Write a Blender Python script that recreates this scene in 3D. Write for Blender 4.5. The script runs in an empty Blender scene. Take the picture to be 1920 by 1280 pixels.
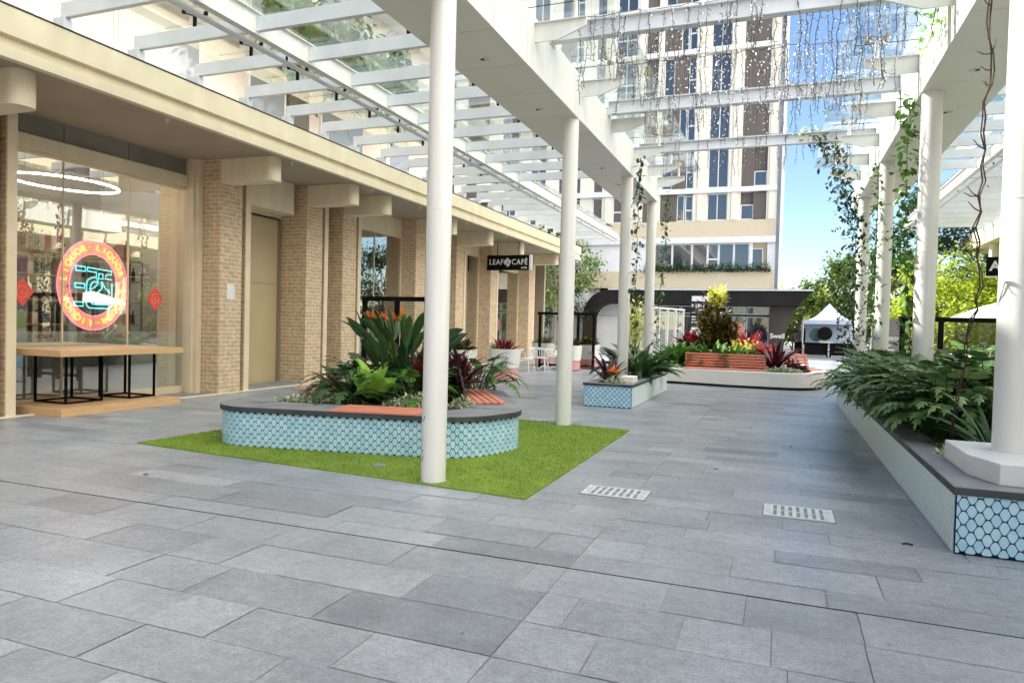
import bpy, math, random
from mathutils import Matrix, Vector
S = bpy.context.scene
R = math.radians
rnd = random.Random(7)
# ---------------------------------------------------------------- camera
YAW, PITCH, ROLL = 20.9, -1.4, 1.46
cd = bpy.data.cameras.new('camera'); cam = bpy.data.objects.new('camera', cd); S.collection.objects.link(cam)
fw = Vector((-math.sin(R(YAW))*math.cos(R(PITCH)), math.cos(R(YAW))*math.cos(R(PITCH)), math.sin(R(PITCH))))
rt = Vector((math.cos(R(YAW)), math.sin(R(YAW)), 0)); up = rt.cross(fw)
r2 = rt*math.cos(R(ROLL)) + up*math.sin(R(ROLL)); u2 = up*math.cos(R(ROLL)) - rt*math.sin(R(ROLL))
m3 = Matrix((r2, u2, -fw)).transposed()
cam.matrix_world = Matrix.Translation((0, 0, 1.6)) @ m3.to_4x4()
cd.sensor_width = 36; cd.lens = 1311/1920*36; cd.clip_start = .05; cd.clip_end = 2000
S.camera = cam
# ---------------------------------------------------------------- light
SUN_EL, SUN_AZ = 47.0, (-.99, .14)            # sun stands over the left building, a little ahead of the camera
w = bpy.data.worlds.new('World'); S.world = w; w.use_nodes = True
nt = w.node_tree; bg = nt.nodes['Background']; sky = nt.nodes.new('ShaderNodeTexSky')
sky.sky_type = 'NISHITA'; sky.sun_disc = False; sky.sun_elevation = R(SUN_EL)
sky.sun_rotation = math.atan2(SUN_AZ[0], SUN_AZ[1]); sky.air_density = 1.0; sky.dust_density = .0; sky.ozone_density = 3.0
bg.inputs[1].default_value = .097
# added bright cloud, in unseen sky overhead and at right, to fill the shade
def WN(t, **k):
    q = nt.nodes.new(t)
    for a_, b_ in k.items(): setattr(q, a_, b_)
    return q
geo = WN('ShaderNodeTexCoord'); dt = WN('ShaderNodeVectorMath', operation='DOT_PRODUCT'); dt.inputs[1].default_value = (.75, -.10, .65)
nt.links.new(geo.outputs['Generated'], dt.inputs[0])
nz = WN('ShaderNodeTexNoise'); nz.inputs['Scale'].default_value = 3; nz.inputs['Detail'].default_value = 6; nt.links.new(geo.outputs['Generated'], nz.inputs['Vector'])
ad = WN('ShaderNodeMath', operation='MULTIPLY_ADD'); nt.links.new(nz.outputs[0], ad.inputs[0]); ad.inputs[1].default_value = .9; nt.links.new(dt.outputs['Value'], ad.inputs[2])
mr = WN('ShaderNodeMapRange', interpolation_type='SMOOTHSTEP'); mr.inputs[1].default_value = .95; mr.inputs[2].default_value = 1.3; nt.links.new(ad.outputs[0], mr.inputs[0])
FILL_CLOUD = 25.0
mxw = WN('ShaderNodeMix', data_type='RGBA'); nt.links.new(mr.outputs[0], mxw.inputs[0]); nt.links.new(sky.outputs[0], mxw.inputs[6]); mxw.inputs[7].default_value = (FILL_CLOUD, FILL_CLOUD*.965, FILL_CLOUD*.905, 1)
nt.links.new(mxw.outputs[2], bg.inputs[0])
ld = bpy.data.lights.new('sun', 'SUN'); ld.energy = 5.0; ld.angle = R(.5); ld.color = (1, .94, .84)
sun = bpy.data.objects.new('sun', ld); S.collection.objects.link(sun)
a = Vector(SUN_AZ).normalized(); sd = Vector((a.x*math.cos(R(SUN_EL)), a.y*math.cos(R(SUN_EL)), math.sin(R(SUN_EL))))
sun.rotation_euler = sd.to_track_quat('Z', 'Y').to_euler(); sun.location = (-20, 10, 40)
S.view_settings.view_transform = 'Standard'; S.view_settings.look = 'None'
S.view_settings.exposure = 1.27; S.view_settings.gamma = 1
S.cycles.transparent_max_bounces = 24; S.cycles.max_bounces = 10; S.cycles.diffuse_bounces = 5
# ---------------------------------------------------------------- helpers
def mat(name, col, rough=.6, col2=None, scale=6, amt=.5, bump=0, bscale=None, metal=0, spec=.5, tone=False,
        emit=0, trans=0, stretch=None, dist=.01):
    m = bpy.data.materials.new(name); m.use_nodes = True; n = m.node_tree.nodes; l = m.node_tree.links
    b = n['Principled BSDF']; b.inputs['Roughness'].default_value = rough; b.inputs['Metallic'].default_value = metal
    b.inputs['Specular IOR Level'].default_value = spec
    c = (*col, 1); b.inputs['Base Color'].default_value = c
    tc = n.new('ShaderNodeTexCoord'); src = tc.outputs['Object']
    if stretch:
        mp = n.new('ShaderNodeMapping'); mp.inputs['Scale'].default_value = stretch
        l.new(src, mp.inputs[0]); src = mp.outputs[0]
    if col2:
        mx = n.new('ShaderNodeMix'); mx.data_type = 'RGBA'
        mx.inputs[6].default_value = c; mx.inputs[7].default_value = (*col2, 1)
        nz = n.new('ShaderNodeTexNoise'); nz.inputs['Scale'].default_value = scale; nz.inputs['Detail'].default_value = 6
        l.new(src, nz.inputs['Vector'])
        mr = n.new('ShaderNodeMapRange'); mr.inputs[1].default_value = .5-.5*amt*.6; mr.inputs[2].default_value = .5+.5*amt*.6
        l.new(nz.outputs[0], mr.inputs[0])
        if tone:
            at = n.new('ShaderNodeAttribute'); at.attribute_name = 'tone'
            ad = n.new('ShaderNodeMath'); ad.operation = 'MULTIPLY_ADD'
            l.new(mr.outputs[0], ad.inputs[0]); ad.inputs[1].default_value = tone; 
            sb = n.new('ShaderNodeMath'); sb.operation = 'SUBTRACT'; l.new(at.outputs['Fac'], sb.inputs[0]); sb.inputs[1].default_value = tone*.5
            l.new(sb.outputs[0], ad.inputs[2]); ad.use_clamp = True
            l.new(ad.outputs[0], mx.inputs[0])
        else: l.new(mr.outputs[0], mx.inputs[0])
        l.new(mx.outputs[2], b.inputs['Base Color'])
        if emit: l.new(mx.outputs[2], b.inputs['Emission Color'])
    if emit: b.inputs['Emission Strength'].default_value = emit
    if emit and not col2: b.inputs['Emission Color'].default_value = c
    if bump:
        nb = n.new('ShaderNodeTexNoise'); nb.inputs['Scale'].default_value = bscale or scale*8; nb.inputs['Detail'].default_value = 5
        l.new(src, nb.inputs['Vector'])
        bp = n.new('ShaderNodeBump'); bp.inputs['Strength'].default_value = bump; bp.inputs['Distance'].default_value = dist
        l.new(nb.outputs[0], bp.inputs['Height']); l.new(bp.outputs[0], b.inputs['Normal'])
    if trans:
        out = n['Material Output']; tr = n.new('ShaderNodeBsdfTranslucent'); ms = n.new('ShaderNodeMixShader')
        ms.inputs[0].default_value = trans
        if col2: l.new(mx.outputs[2], tr.inputs[0])
        else: tr.inputs[0].default_value = c
        l.new(b.outputs[0], ms.inputs[1]); l.new(tr.outputs[0], ms.inputs[2]); l.new(ms.outputs[0], out.inputs[0])
    return m
def glassmat(name, tint, refl, rough=.0, opaque=None, ior=1.5, wave=0):
    m = bpy.data.materials.new(name); m.use_nodes = True; n = m.node_tree.nodes; l = m.node_tree.links
    n.remove(n['Principled BSDF']); out = n['Material Output']
    t = n.new('ShaderNodeBsdfTransparent') if opaque is None else n.new('ShaderNodeBsdfDiffuse')
    t.inputs[0].default_value = (*(tint if opaque is None else opaque), 1)
    g = n.new('ShaderNodeBsdfGlossy'); g.inputs['Roughness'].default_value = rough; g.inputs[0].default_value = (1, 1, 1, 1)
    lw = n.new('ShaderNodeLayerWeight'); lw.inputs[0].default_value = .5
    f = n.new('ShaderNodeMath'); f.operation = 'POWER'; f.inputs[1].default_value = 4; l.new(lw.outputs['Facing'], f.inputs[0])
    a_ = n.new('ShaderNodeMath'); a_.operation = 'ADD'; a_.inputs[1].default_value = refl; a_.use_clamp = True
    ms = n.new('ShaderNodeMixShader'); l.new(f.outputs[0], a_.inputs[0]); l.new(a_.outputs[0], ms.inputs[0])
    l.new(t.outputs[0], ms.inputs[1]); l.new(g.outputs[0], ms.inputs[2]); l.new(ms.outputs[0], out.inputs[0])
    if wave:
        tc = n.new('ShaderNodeTexCoord'); nz = n.new('ShaderNodeTexNoise'); nz.inputs['Scale'].default_value = 1.2
        l.new(tc.outputs['Object'], nz.inputs['Vector'])
        bp = n.new('ShaderNodeBump'); bp.inputs['Strength'].default_value = wave; bp.inputs['Distance'].default_value = .02
        l.new(nz.outputs[0], bp.inputs['Height']); l.new(bp.outputs[0], g.inputs['Normal'])
    return m
def brickmat(name, c1, c2, mortar, bw=.24, bh=.086, ms=.01, off=.5, bump=.5, rough=.85, nmix=.55):
    m = bpy.data.materials.new(name); m.use_nodes = True; n = m.node_tree.nodes; l = m.node_tree.links
    b = n['Principled BSDF']; b.inputs['Roughness'].default_value = rough
    g = n.new('ShaderNodeNewGeometry'); s = n.new('ShaderNodeSeparateXYZ'); l.new(g.outputs['Position'], s.inputs[0])
    ad = n.new('ShaderNodeMath'); l.new(s.outputs[0], ad.inputs[0]); l.new(s.outputs[1], ad.inputs[1])
    cx = n.new('ShaderNodeCombineXYZ'); l.new(ad.outputs[0], cx.inputs[0]); l.new(s.outputs[2], cx.inputs[1])
    br = n.new('ShaderNodeTexBrick'); l.new(cx.outputs[0], br.inputs['Vector'])
    br.inputs['Color1'].default_value = (*c1, 1); br.inputs['Color2'].default_value = (*c2, 1); br.inputs['Mortar'].default_value = (*mortar, 1)
    br.inputs['Scale'].default_value = 1; br.inputs['Mortar Size'].default_value = ms; br.inputs['Brick Width'].default_value = bw
    br.inputs['Row Height'].default_value = bh; br.inputs['Mortar Smooth'].default_value = .2; br.offset = off
    nz = n.new('ShaderNodeTexNoise'); nz.inputs['Scale'].default_value = 9; nz.inputs['Detail'].default_value = 8; l.new(g.outputs['Position'], nz.inputs['Vector'])
    mx = n.new('ShaderNodeMix'); mx.data_type = 'RGBA'; mx.blend_type = 'MULTIPLY'; mx.inputs[0].default_value = nmix
    cr = n.new('ShaderNodeMapRange'); cr.inputs[1].default_value = .3; cr.inputs[2].default_value = .7; cr.inputs[3].default_value = .65; cr.inputs[4].default_value = 1.25
    l.new(nz.outputs[0], cr.inputs[0]); l.new(br.outputs[0], mx.inputs[6]); l.new(cr.outputs[0], mx.inputs[7]); l.new(mx.outputs[2], b.inputs['Base Color'])
    bp = n.new('ShaderNodeBump'); bp.inputs['Strength'].default_value = bump; bp.inputs['Distance'].default_value = .006
    iv = n.new('ShaderNodeMath'); iv.operation = 'SUBTRACT'; iv.inputs[0].default_value = 1; l.new(br.outputs['Fac'], iv.inputs[1])
    l.new(iv.outputs[0], bp.inputs['Height']); l.new(bp.outputs[0], b.inputs['Normal'])
    return m
class MB:
    def __init__(s): s.v = []; s.f = []; s.t = []; s.tone = .5
    def add(s, vs, fs, tone=None):
        o = len(s.v); s.v += [tuple(p) for p in vs]
        for f in fs: s.f.append(tuple(i+o for i in f)); s.t.append(s.tone if tone is None else tone)
    def box(s, x0, x1, y0, y1, z0, z1, tone=None):
        s.add([(x, y, z) for x in (x0, x1) for y in (y0, y1) for z in (z0, z1)],
              [(0, 1, 3, 2), (4, 6, 7, 5), (0, 4, 5, 1), (2, 3, 7, 6), (0, 2, 6, 4), (1, 5, 7, 3)], tone)
        return s
    def prism(s, pts, z0, z1, cap0=True, tone=None):
        n = len(pts); s.add([(x, y, z0) for x, y in pts]+[(x, y, z1) for x, y in pts],
            [(i, (i+1) % n, n+(i+1) % n, n+i) for i in range(n)]+[tuple(range(n, 2*n))]+([tuple(range(n-1, -1, -1))] if cap0 else []), tone); return s
    def prism_y(s, pts, y0, y1, tone=None):
        n = len(pts); s.add([(x, y0, z) for x, z in pts]+[(x, y1, z) for x, z in pts],
            [((i+1) % n, i, n+i, n+(i+1) % n) for i in range(n)]+[tuple(range(n)), tuple(range(2*n-1, n-1, -1))], tone); return s
    def prism_x(s, pts, x0, x1, tone=None):
        n = len(pts); s.add([(x0, y, z) for y, z in pts]+[(x1, y, z) for y, z in pts],
            [(i, (i+1) % n, n+(i+1) % n, n+i) for i in range(n)]+[tuple(range(n-1, -1, -1)), tuple(range(n, 2*n))], tone); return s
    def tube(s, pts, r, n=8, caps=True, tone=None):
        pts = [Vector(p) for p in pts]; k = len(pts); rs = r if isinstance(r, (list, tuple)) else [r]*k
        vs = []; ref = None
        for i, p in enumerate(pts):
            d = (pts[min(i+1, k-1)]-pts[max(i-1, 0)]).normalized()
            if ref is None: ref = Vector((0, 0, 1)) if abs(d.z) < .9 else Vector((1, 0, 0))
            a_ = d.cross(ref); a_ = a_.normalized() if a_.length > 1e-6 else Vector((1, 0, 0)); b_ = d.cross(a_).normalized(); ref = -b_
            ref = b_.cross(d) if False else ref
            for j in range(n):
                t = 2*math.pi*j/n; vs.append(p+a_*math.cos(t)*rs[i]+b_*math.sin(t)*rs[i])
            ref = Vector((0, 0, 1)) if abs(d.z) < .9 else Vector((1, 0, 0))
        fs = [(i*n+j, i*n+(j+1) % n, (i+1)*n+(j+1) % n, (i+1)*n+j) for i in range(k-1) for j in range(n)]
        if caps: fs += [tuple(range(n-1, -1, -1)), tuple(range((k-1)*n, k*n))]
        s.add(vs, fs, tone); return s
    def cyl(s, x, y, z0, z1, r, n=24, r1=None):
        r1 = r if r1 is None else r1
        s.add([(x+math.cos(2*math.pi*j/n)*q, y+math.sin(2*math.pi*j/n)*q, z) for z, q in ((z0, r), (z1, r1)) for j in range(n)],
              [(j, (j+1) % n, n+(j+1) % n, n+j) for j in range(n)]+[tuple(range(n-1, -1, -1)), tuple(range(n, 2*n))]); return s
    def lathe(s, x, y, prof, n=16):
        vs = [(x+math.cos(2*math.pi*j/n)*q, y+math.sin(2*math.pi*j/n)*q, z) for q, z in prof for j in range(n)]
        k = len(prof); s.add(vs, [(i*n+j, i*n+(j+1) % n, (i+1)*n+(j+1) % n, (i+1)*n+j) for i in range(k-1) for j in range(n)]
              + [tuple(range(n-1, -1, -1)), tuple(range((k-1)*n, k*n))]); return s
    def quad(s, a_, b_, c_, d_, tone=None): s.add([a_, b_, c_, d_], [(0, 1, 2, 3)], tone); return s
    def xform(s, M, start=0):
        for i in range(start, len(s.v)): s.v[i] = tuple(M @ Vector(s.v[i]))
        return s
    def build(s, name, m, parent=None, smooth=False, bevel=0, **kw):
        me = bpy.data.meshes.new(name); base = Vector((0, 0, 0))
        if parent is not None:
            p = parent
            while p is not None: base = base+p.location; p = p.parent
        own = Vector((0, 0, 0))
        if parent is None and s.v:
            own = Vector((sum(q[0] for q in s.v)/len(s.v), sum(q[1] for q in s.v)/len(s.v), min(q[2] for q in s.v)))
        sh = base+own
        me.from_pydata([(q[0]-sh.x, q[1]-sh.y, q[2]-sh.z) for q in s.v], [], s.f)
        at = me.attributes.new('tone', 'FLOAT', 'FACE'); at.data.foreach_set('value', s.t)
        if smooth: me.polygons.foreach_set('use_smooth', [True]*len(me.polygons))
        me.materials.append(m); me.update()
        o = bpy.data.objects.new(name, me); S.collection.objects.link(o); o.location = own
        if parent is not None: o.parent = parent
        if smooth == 'auto':
            md = o.modifiers.new('split', 'EDGE_SPLIT'); md.split_angle = R(40)
        if bevel:
            md = o.modifiers.new('bevel', 'BEVEL'); md.width = bevel; md.segments = 2; md.limit_method = 'ANGLE'
        for k, v in kw.items(): o[{'cat': 'category'}.get(k, k)] = v
        return o
def thing(name, label, cat, loc=(0, 0, 0), group=None, kind=None):
    o = bpy.data.objects.new(name, None); S.collection.objects.link(o); o.location = loc; o.empty_display_size = .2
    o['label'] = label; o['category'] = cat
    if group: o['group'] = group
    if kind: o['kind'] = kind
    return o
def copy_tree(o, loc=None, rz=None, label=None, parent=None):
    c = o.copy(); S.collection.objects.link(c); c.parent = parent
    if loc is not None: c.location = loc
    if rz is not None: c.rotation_euler = (0, 0, rz)
    if label: c['label'] = label
    for ch in [q for q in KIDS(o)]: copy_tree(ch, parent=c)
    return c
def KIDS(o): return [q for q in S.collection.objects if q.parent == o]
def text(name, s, size, M, m, parent, depth=.006, bold=0, align='CENTER', spacing=1.0, **kw):
    c = bpy.data.curves.new(name, 'FONT'); c.body = s; c.size = size; c.extrude = depth; c.offset = bold; c.align_x = align; c.align_y = 'CENTER'
    c.space_character = spacing
    t = bpy.data.objects.new('tmp', c); S.collection.objects.link(t)
    me = bpy.data.meshes.new_from_object(t.evaluated_get(bpy.context.evaluated_depsgraph_get())); bpy.data.objects.remove(t)
    me.transform(M); base = Vector((0, 0, 0)); p = parent
    while p is not None: base = base+p.location; p = p.parent
    me.transform(Matrix.Translation(-base)); me.materials.clear(); me.materials.append(m)
    o = bpy.data.objects.new(name, me); S.collection.objects.link(o); o.parent = parent
    for k, v in kw.items(): o[{'cat': 'category'}.get(k, k)] = v
    return o
def face_cam(x, y, z, sx=1): return Matrix.Translation((x, y, z)) @ Matrix.Rotation(R(90), 4, 'X') @ Matrix.Diagonal((sx, 1, 1, 1))   # text reading towards -Y
def face_px(x, y, z, sx=1): return Matrix.Translation((x, y, z)) @ Matrix.Rotation(R(90), 4, 'Z') @ Matrix.Rotation(R(90), 4, 'X') @ Matrix.Diagonal((sx, 1, 1, 1))  # towards +X
# ---------------------------------------------------------------- materials
M_pave = mat('paving_stone', (.19, .208, .235), .36, (.39, .415, .45), 2.2, .9, .3, 70, tone=.45, spec=.5, dist=.004)
def speckle(m):
    n = m.node_tree.nodes; l = m.node_tree.links; b = n['Principled BSDF']; src = b.inputs['Base Color'].links[0].from_socket
    g_ = n.new('ShaderNodeNewGeometry')
    for sc_, lo, hi, k_ in ((55, .35, .65, .22), (.55, .35, .7, .13), (14, .35, .72, .16)):
        z_ = n.new('ShaderNodeTexNoise'); z_.inputs['Scale'].default_value = sc_; z_.inputs['Detail'].default_value = 7; z_.inputs['Roughness'].default_value = .65; l.new(g_.outputs['Position'], z_.inputs['Vector'])
        r_ = n.new('ShaderNodeMapRange'); r_.inputs[1].default_value = lo; r_.inputs[2].default_value = hi; r_.inputs[3].default_value = 1-k_; r_.inputs[4].default_value = 1+k_*.8; l.new(z_.outputs[0], r_.inputs[0])
        x_ = n.new('ShaderNodeMix'); x_.data_type = 'RGBA'; x_.blend_type = 'MULTIPLY'; x_.inputs[0].default_value = 1; l.new(src, x_.inputs[6]); l.new(r_.outputs[0], x_.inputs[7]); src = x_.outputs[2]
    for vs_, th_, lo_ in ((2.3, .028, .62), (4.5, .035, .80), (9.0, .03, 1.35)):
        v_ = n.new('ShaderNodeTexVoronoi'); v_.inputs['Scale'].default_value = vs_; l.new(g_.outputs['Position'], v_.inputs['Vector'])
        r_ = n.new('ShaderNodeMapRange'); r_.inputs[1].default_value = th_*.8; r_.inputs[2].default_value = th_; r_.inputs[3].default_value = lo_; r_.inputs[4].default_value = 1; l.new(v_.outputs['Distance'], r_.inputs[0])
        x_ = n.new('ShaderNodeMix'); x_.data_type = 'RGBA'; x_.blend_type = 'MULTIPLY'; x_.clamp_factor = False; x_.inputs[0].default_value = 1; l.new(src, x_.inputs[6]); l.new(r_.outputs[0], x_.inputs[7]); src = x_.outputs[2]
    l.new(src, b.inputs['Base Color'])
speckle(M_pave)
M_joint = mat('paving_joint', (.52, .53, .53), .9, (.10, .105, .11), 1.3, 1)
M_base = mat('ground_asphalt', (.12, .12, .125), .9, (.2, .2, .2), 2)
M_lawn = mat('lawn_base', (.13, .21, .02), .95, (.19, .28, .03), 3)
M_blade = mat('grass_blade', (.09, .17, .010), .8, (.30, .39, .045), .9, .9, tone=.35, trans=.3)
M_white = mat('white_paint', (.80, .79, .765), .38, (.66, .65, .61), 2.2, 1.1, .05, 3, stretch=(5, 5, .45))
M_wsteel = mat('white_steel', (.74, .76, .78), .4, (.66, .68, .70), 2)
M_panel = mat('cream_panel', (.80, .77, .67), .38, (.76, .73, .63), .8, .6)
M_dark = mat('dark_gap', (.03, .03, .03), .9)
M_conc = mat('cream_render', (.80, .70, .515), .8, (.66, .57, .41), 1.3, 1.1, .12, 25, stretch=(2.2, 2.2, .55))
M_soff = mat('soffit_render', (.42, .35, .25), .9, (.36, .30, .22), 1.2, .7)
M_brick = brickmat('tan_brick', (.60, .43, .27), (.50, .355, .215), (.68, .57, .42))
M_bpale = brickmat('pale_pink_brick', (.70, .60, .54), (.66, .56, .50), (.72, .65, .60), nmix=.2)
M_jamb = mat('tan_jamb', (.74, .61, .44), .6, (.66, .54, .38), 2)
M_door = mat('door_paint', (.52, .42, .25), .5, (.46, .37, .22), 1.2, .8, .05)
M_bronze = mat('bronze_frame', (.30, .24, .16), .4, metal=.3)
M_grey = mat('grey_header', (.20, .19, .17), .6, (.25, .24, .21), 2)
M_black = mat('black_metal', (.006, .005, .005), .7, spec=.1)
M_stone = mat('cap_stone', (.17, .18, .19), .5, (.27, .28, .29), 3, .9, .2, 50, spec=.4)
M_capedge = mat('cap_edge', (.035, .038, .045), .6, (.06, .065, .07), 5)
M_tile = mat('blue_tile', (.27, .54, .72), .25, (.60, .80, .90), 14, .8, .08, 30, tone=.35, spec=.6)
M_tileg = mat('pale_tile', (.66, .80, .78), .3, (.76, .86, .84), 8, .8, .2, 40, tone=.35)
M_grout = mat('dark_grout', (.004, .018, .03), .9, spec=.1)
M_grout2 = mat('pale_grout', (.50, .63, .62), .8)
M_wood = mat('salmon_timber', (.72, .27, .18), .5, (.56, .19, .12), 5, 1, .1, stretch=(1, 1, 12))
M_dtim = mat('dark_timber', (.05, .02, .018), .6, (.08, .03, .025), 5, 1)
M_woody = mat('pale_timber', (.66, .42, .22), .45, (.52, .31, .15), 4, 1, .1, stretch=(12, 1, 12))
M_white_pl = mat('white_planter', (.86, .82, .76), .7, (.78, .74, .68), 2, .8, .1)
M_pink = mat('pink_plastic', (.66, .32, .30), .45, (.60, .28, .27), 3)
M_potw = mat('pot_white', (.80, .78, .75), .5, (.7, .68, .66), 6, .8)
M_soil = mat('soil', (.06, .035, .022), .95, (.12, .07, .045), 20, 1, .6, 60)
M_steel = mat('stainless', (.72, .74, .76), .45, (.5, .52, .55), 25, metal=.15)
M_gclear = glassmat('canopy_glass', (.93, .97, .96), .04, .03)
M_gshop = glassmat('shop_glass', (.88, .88, .84), .30, .0, wave=.03)
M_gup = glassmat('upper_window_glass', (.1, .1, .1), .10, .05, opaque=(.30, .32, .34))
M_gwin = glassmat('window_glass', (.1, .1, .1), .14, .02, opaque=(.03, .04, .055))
M_gscreen = glassmat('screen_glass', (.88, .9, .88), .03, .02)
M_frost = mat('frosted_film', (.70, .73, .73), .3, (.8, .82, .8), 1.2)
M_tower = brickmat('cream_brick', (.62, .53, .385), (.60, .51, .365), (.55, .475, .35), .6, .1, .012, bump=.2, nmix=.15)
M_tpil = mat('cream_pilaster', (.76, .71, .62), .8, (.71, .66, .57), .7)
M_louv = mat('brown_louvre', (.12, .10, .09), .6, (.16, .135, .12), 1.2, stretch=(14, 1, .3))
M_twhite = mat('slab_white', (.74, .74, .74), .6, (.66, .66, .66), 1)
M_red = mat('red_paper', (.80, .10, .08), .5, (.70, .07, .06), 8)
M_gold = mat('gold_print', (.85, .42, .15), .4)
def leafm(n, c1, c2, t=.25, rough=.4, spec=.4): return mat(n, c1, rough, c2, 5, .9, tone=.5, trans=t, spec=spec)
L_dark = leafm('leaf_dark', (.018, .045, .018), (.06, .13, .035), .2)
L_mid = leafm('leaf_mid', (.04, .11, .02), (.12, .25, .04), .25)
L_lime = leafm('leaf_lime', (.20, .46, .04), (.46, .74, .16), .35)
L_blue = leafm('leaf_bluegreen', (.05, .12, .07), (.17, .28, .17), .2)
L_phil = leafm('leaf_philodendron', (.03, .08, .025), (.23, .36, .12), .25, .3, .6)
L_red = leafm('leaf_red', (.07, .008, .012), (.32, .02, .035), .25)
L_pink = leafm('leaf_pink', (.40, .03, .06), (.85, .22, .22), .35)
L_purp = leafm('leaf_purple', (.035, .012, .018), (.11, .035, .04), .2)
L_croton = leafm('leaf_croton', (.035, .045, .012), (.16, .11, .02), .2)
L_yel = leafm('leaf_yellow', (.45, .45, .06), (.80, .80, .22), .4)
L_var = leafm('leaf_variegated', (.20, .26, .12), (.80, .80, .62), .3)
L_tree = leafm('tree_leaf', (.05, .10, .02), (.20, .28, .05), .35)
L_bright = leafm('tree_leaf_bright', (.26, .38, .03), (.62, .70, .10), .5)
L_maroon = leafm('leaf_maroon', (.05, .008, .012), (.20, .03, .05), .2)
L_con = leafm('tree_leaf_conifer', (.015, .05, .02), (.05, .12, .04), .2)
M_orange = leafm('petal_orange', (.85, .16, .03), (.95, .34, .06), .3)
M_bark = mat('bark', (.20, .16, .12), .9, (.32, .27, .21), 12, 1, .5)
M_vine = mat('vine_stem', (.04, .024, .018), .9, (.09, .055, .04), 20)
M_blind = mat('white_blind', (.7, .7, .7), .8)
def neon(n, c, e): return mat(n, c, .4, emit=e)
N_cyan = neon('neon_cyan', (.10, .75, .85), 2.2); N_or = neon('neon_orange', (1, .42, .10), 2.6); N_pink = neon('neon_pink', (1, .20, .28), 1.6)
M_lamp = neon('lamp_glow', (1, .96, .90), 26)
# ---------------------------------------------------------------- the ground
g = MB(); g.quad((-600, -200, -.03), (600, -200, -.03), (600, 900, -.03), (-600, 900, -.03)); g.build('ground', M_base, kind='structure')
g = MB(); g.quad((-14, -9, -.006), (12, -9, -.006), (12, 62, -.006), (-14, 62, -.006)); g.build('paving_bed', M_joint, kind='structure')
pv = MB(); y = -8.0; J = .0035
rows = []
yy = 4.43
while yy > -8: d = rnd.choice([.40, .44, .46, .44]); rows.append((yy-d, yy)); yy -= d
yy = 4.43
while yy < 60: d = rnd.choice([.30, .30, .42, .36, .30]); rows.append((yy, yy+d)); yy += d
for (ya, yb) in rows:
    near = yb < 4.5
    for (xa, xb) in ((-10.83, -1.25), (-1.25, 9.3)):
        x = xa+(0 if near else 0)
        first = True
        while x < xb-.01:
            L = rnd.choice([.45, .6, .9, .9, .75]) if near else rnd.choice([.9, .9, 1.2, .6])
            if first: L *= rnd.uniform(.35, 1)
            first = False
            x1 = min(x+L, xb)
            if xb-x1 < .2: x1 = xb
            tn = min(1, max(0, rnd.gauss(.6, .12)))
            if rnd.random() < .05: tn = rnd.uniform(0.05, .3)
            z = rnd.uniform(-.0012, .0012)
            jx = rnd.choice([.0012, .003, .0045]); jy = rnd.choice([.0015, .003, .005])
            pv.quad((x+jx, ya+jy, z), (x1-jx, ya+jy, z), (x1-jx, yb-.0015, z), (x+jx, yb-.0015, z), tn)
            x = x1
pv.build('paving', M_pave, kind='structure')
# ---- wide expansion joint and the pale threshold along the shops
MB().box(-10.83, 9.3, 4.423, 4.431, -.003, .0032).build('expansion_joint', M_dark, kind='structure')
MB().box(-10.86, -10.79, -9, 33.2, -.02, .02).build('threshold', M_conc, kind='structure')
MB().box(-13.2, -10.86, -9, 33.2, -.02, .008).build('shop_paving', M_stone, kind='structure')
# ---- artificial lawn
LP = [(-7.43, 6.45), (-2.12, 6.0), (-2.11, 10.73), (-4.26, 11.03), (-7.2, 11.0), (-7.33, 7.8)]
MB().prism(LP, -.005, .012).build('lawn', M_lawn, kind='structure')
def inside(p, poly):
    x, y = p; c = False; j = len(poly)-1
    for i in range(len(poly)):
        xi, yi = poly[i]; xj, yj = poly[j]
        if (yi > y) != (yj > y) and x < (xj-xi)*(y-yi)/(yj-yi)+xi: c = not c
        j = i
    return c
gb = MB(); k = 0
while k < 52000:
    x = rnd.uniform(-7.45, -2.1); y = rnd.uniform(6, 11.05)
    if not inside((x, y), LP): continue
    a_ = rnd.uniform(0, 6.3); h = rnd.uniform(.012, .028); dx, dy = math.cos(a_)*.0035, math.sin(a_)*.0035
    lx, ly = rnd.uniform(-.012, .012)-.004, rnd.uniform(-.012, .012)
    if any((x-q)**2+(y-p)**2 < .0045 for q, p in ((-4.05, 6.62), (-3.55, 10.9))): k += 1; continue
    gb.add([(x-dx, y-dy, .01), (x+dx, y+dy, .01), (x+lx, y+ly, .01+h)], [(0, 1, 2)], rnd.random()); k += 1
gb.build('grass', M_blade, kind='stuff', label='short bright green artificial grass round the blue tiled planter', cat='grass')
for i, (x, y) in enumerate(((-4.05, 6.62), (-3.55, 10.9))):
    t = thing('ground_disc', ['small grey disc set in the lawn left of the nearest column', 'small grey disc set in the lawn before the second column', 'small grey disc in the right half of the lawn'][i], 'ground cover', (x, y, 0), 'grey discs set in the lawn')
    mb = MB(); mb.cyl(x, y, .012, .030, .055, 24); mb.build('lid', M_stone, t)
    mb = MB(); mb.cyl(x, y, .012, .0265, .066, 24); mb.build('rim', M_joint, t)
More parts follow.
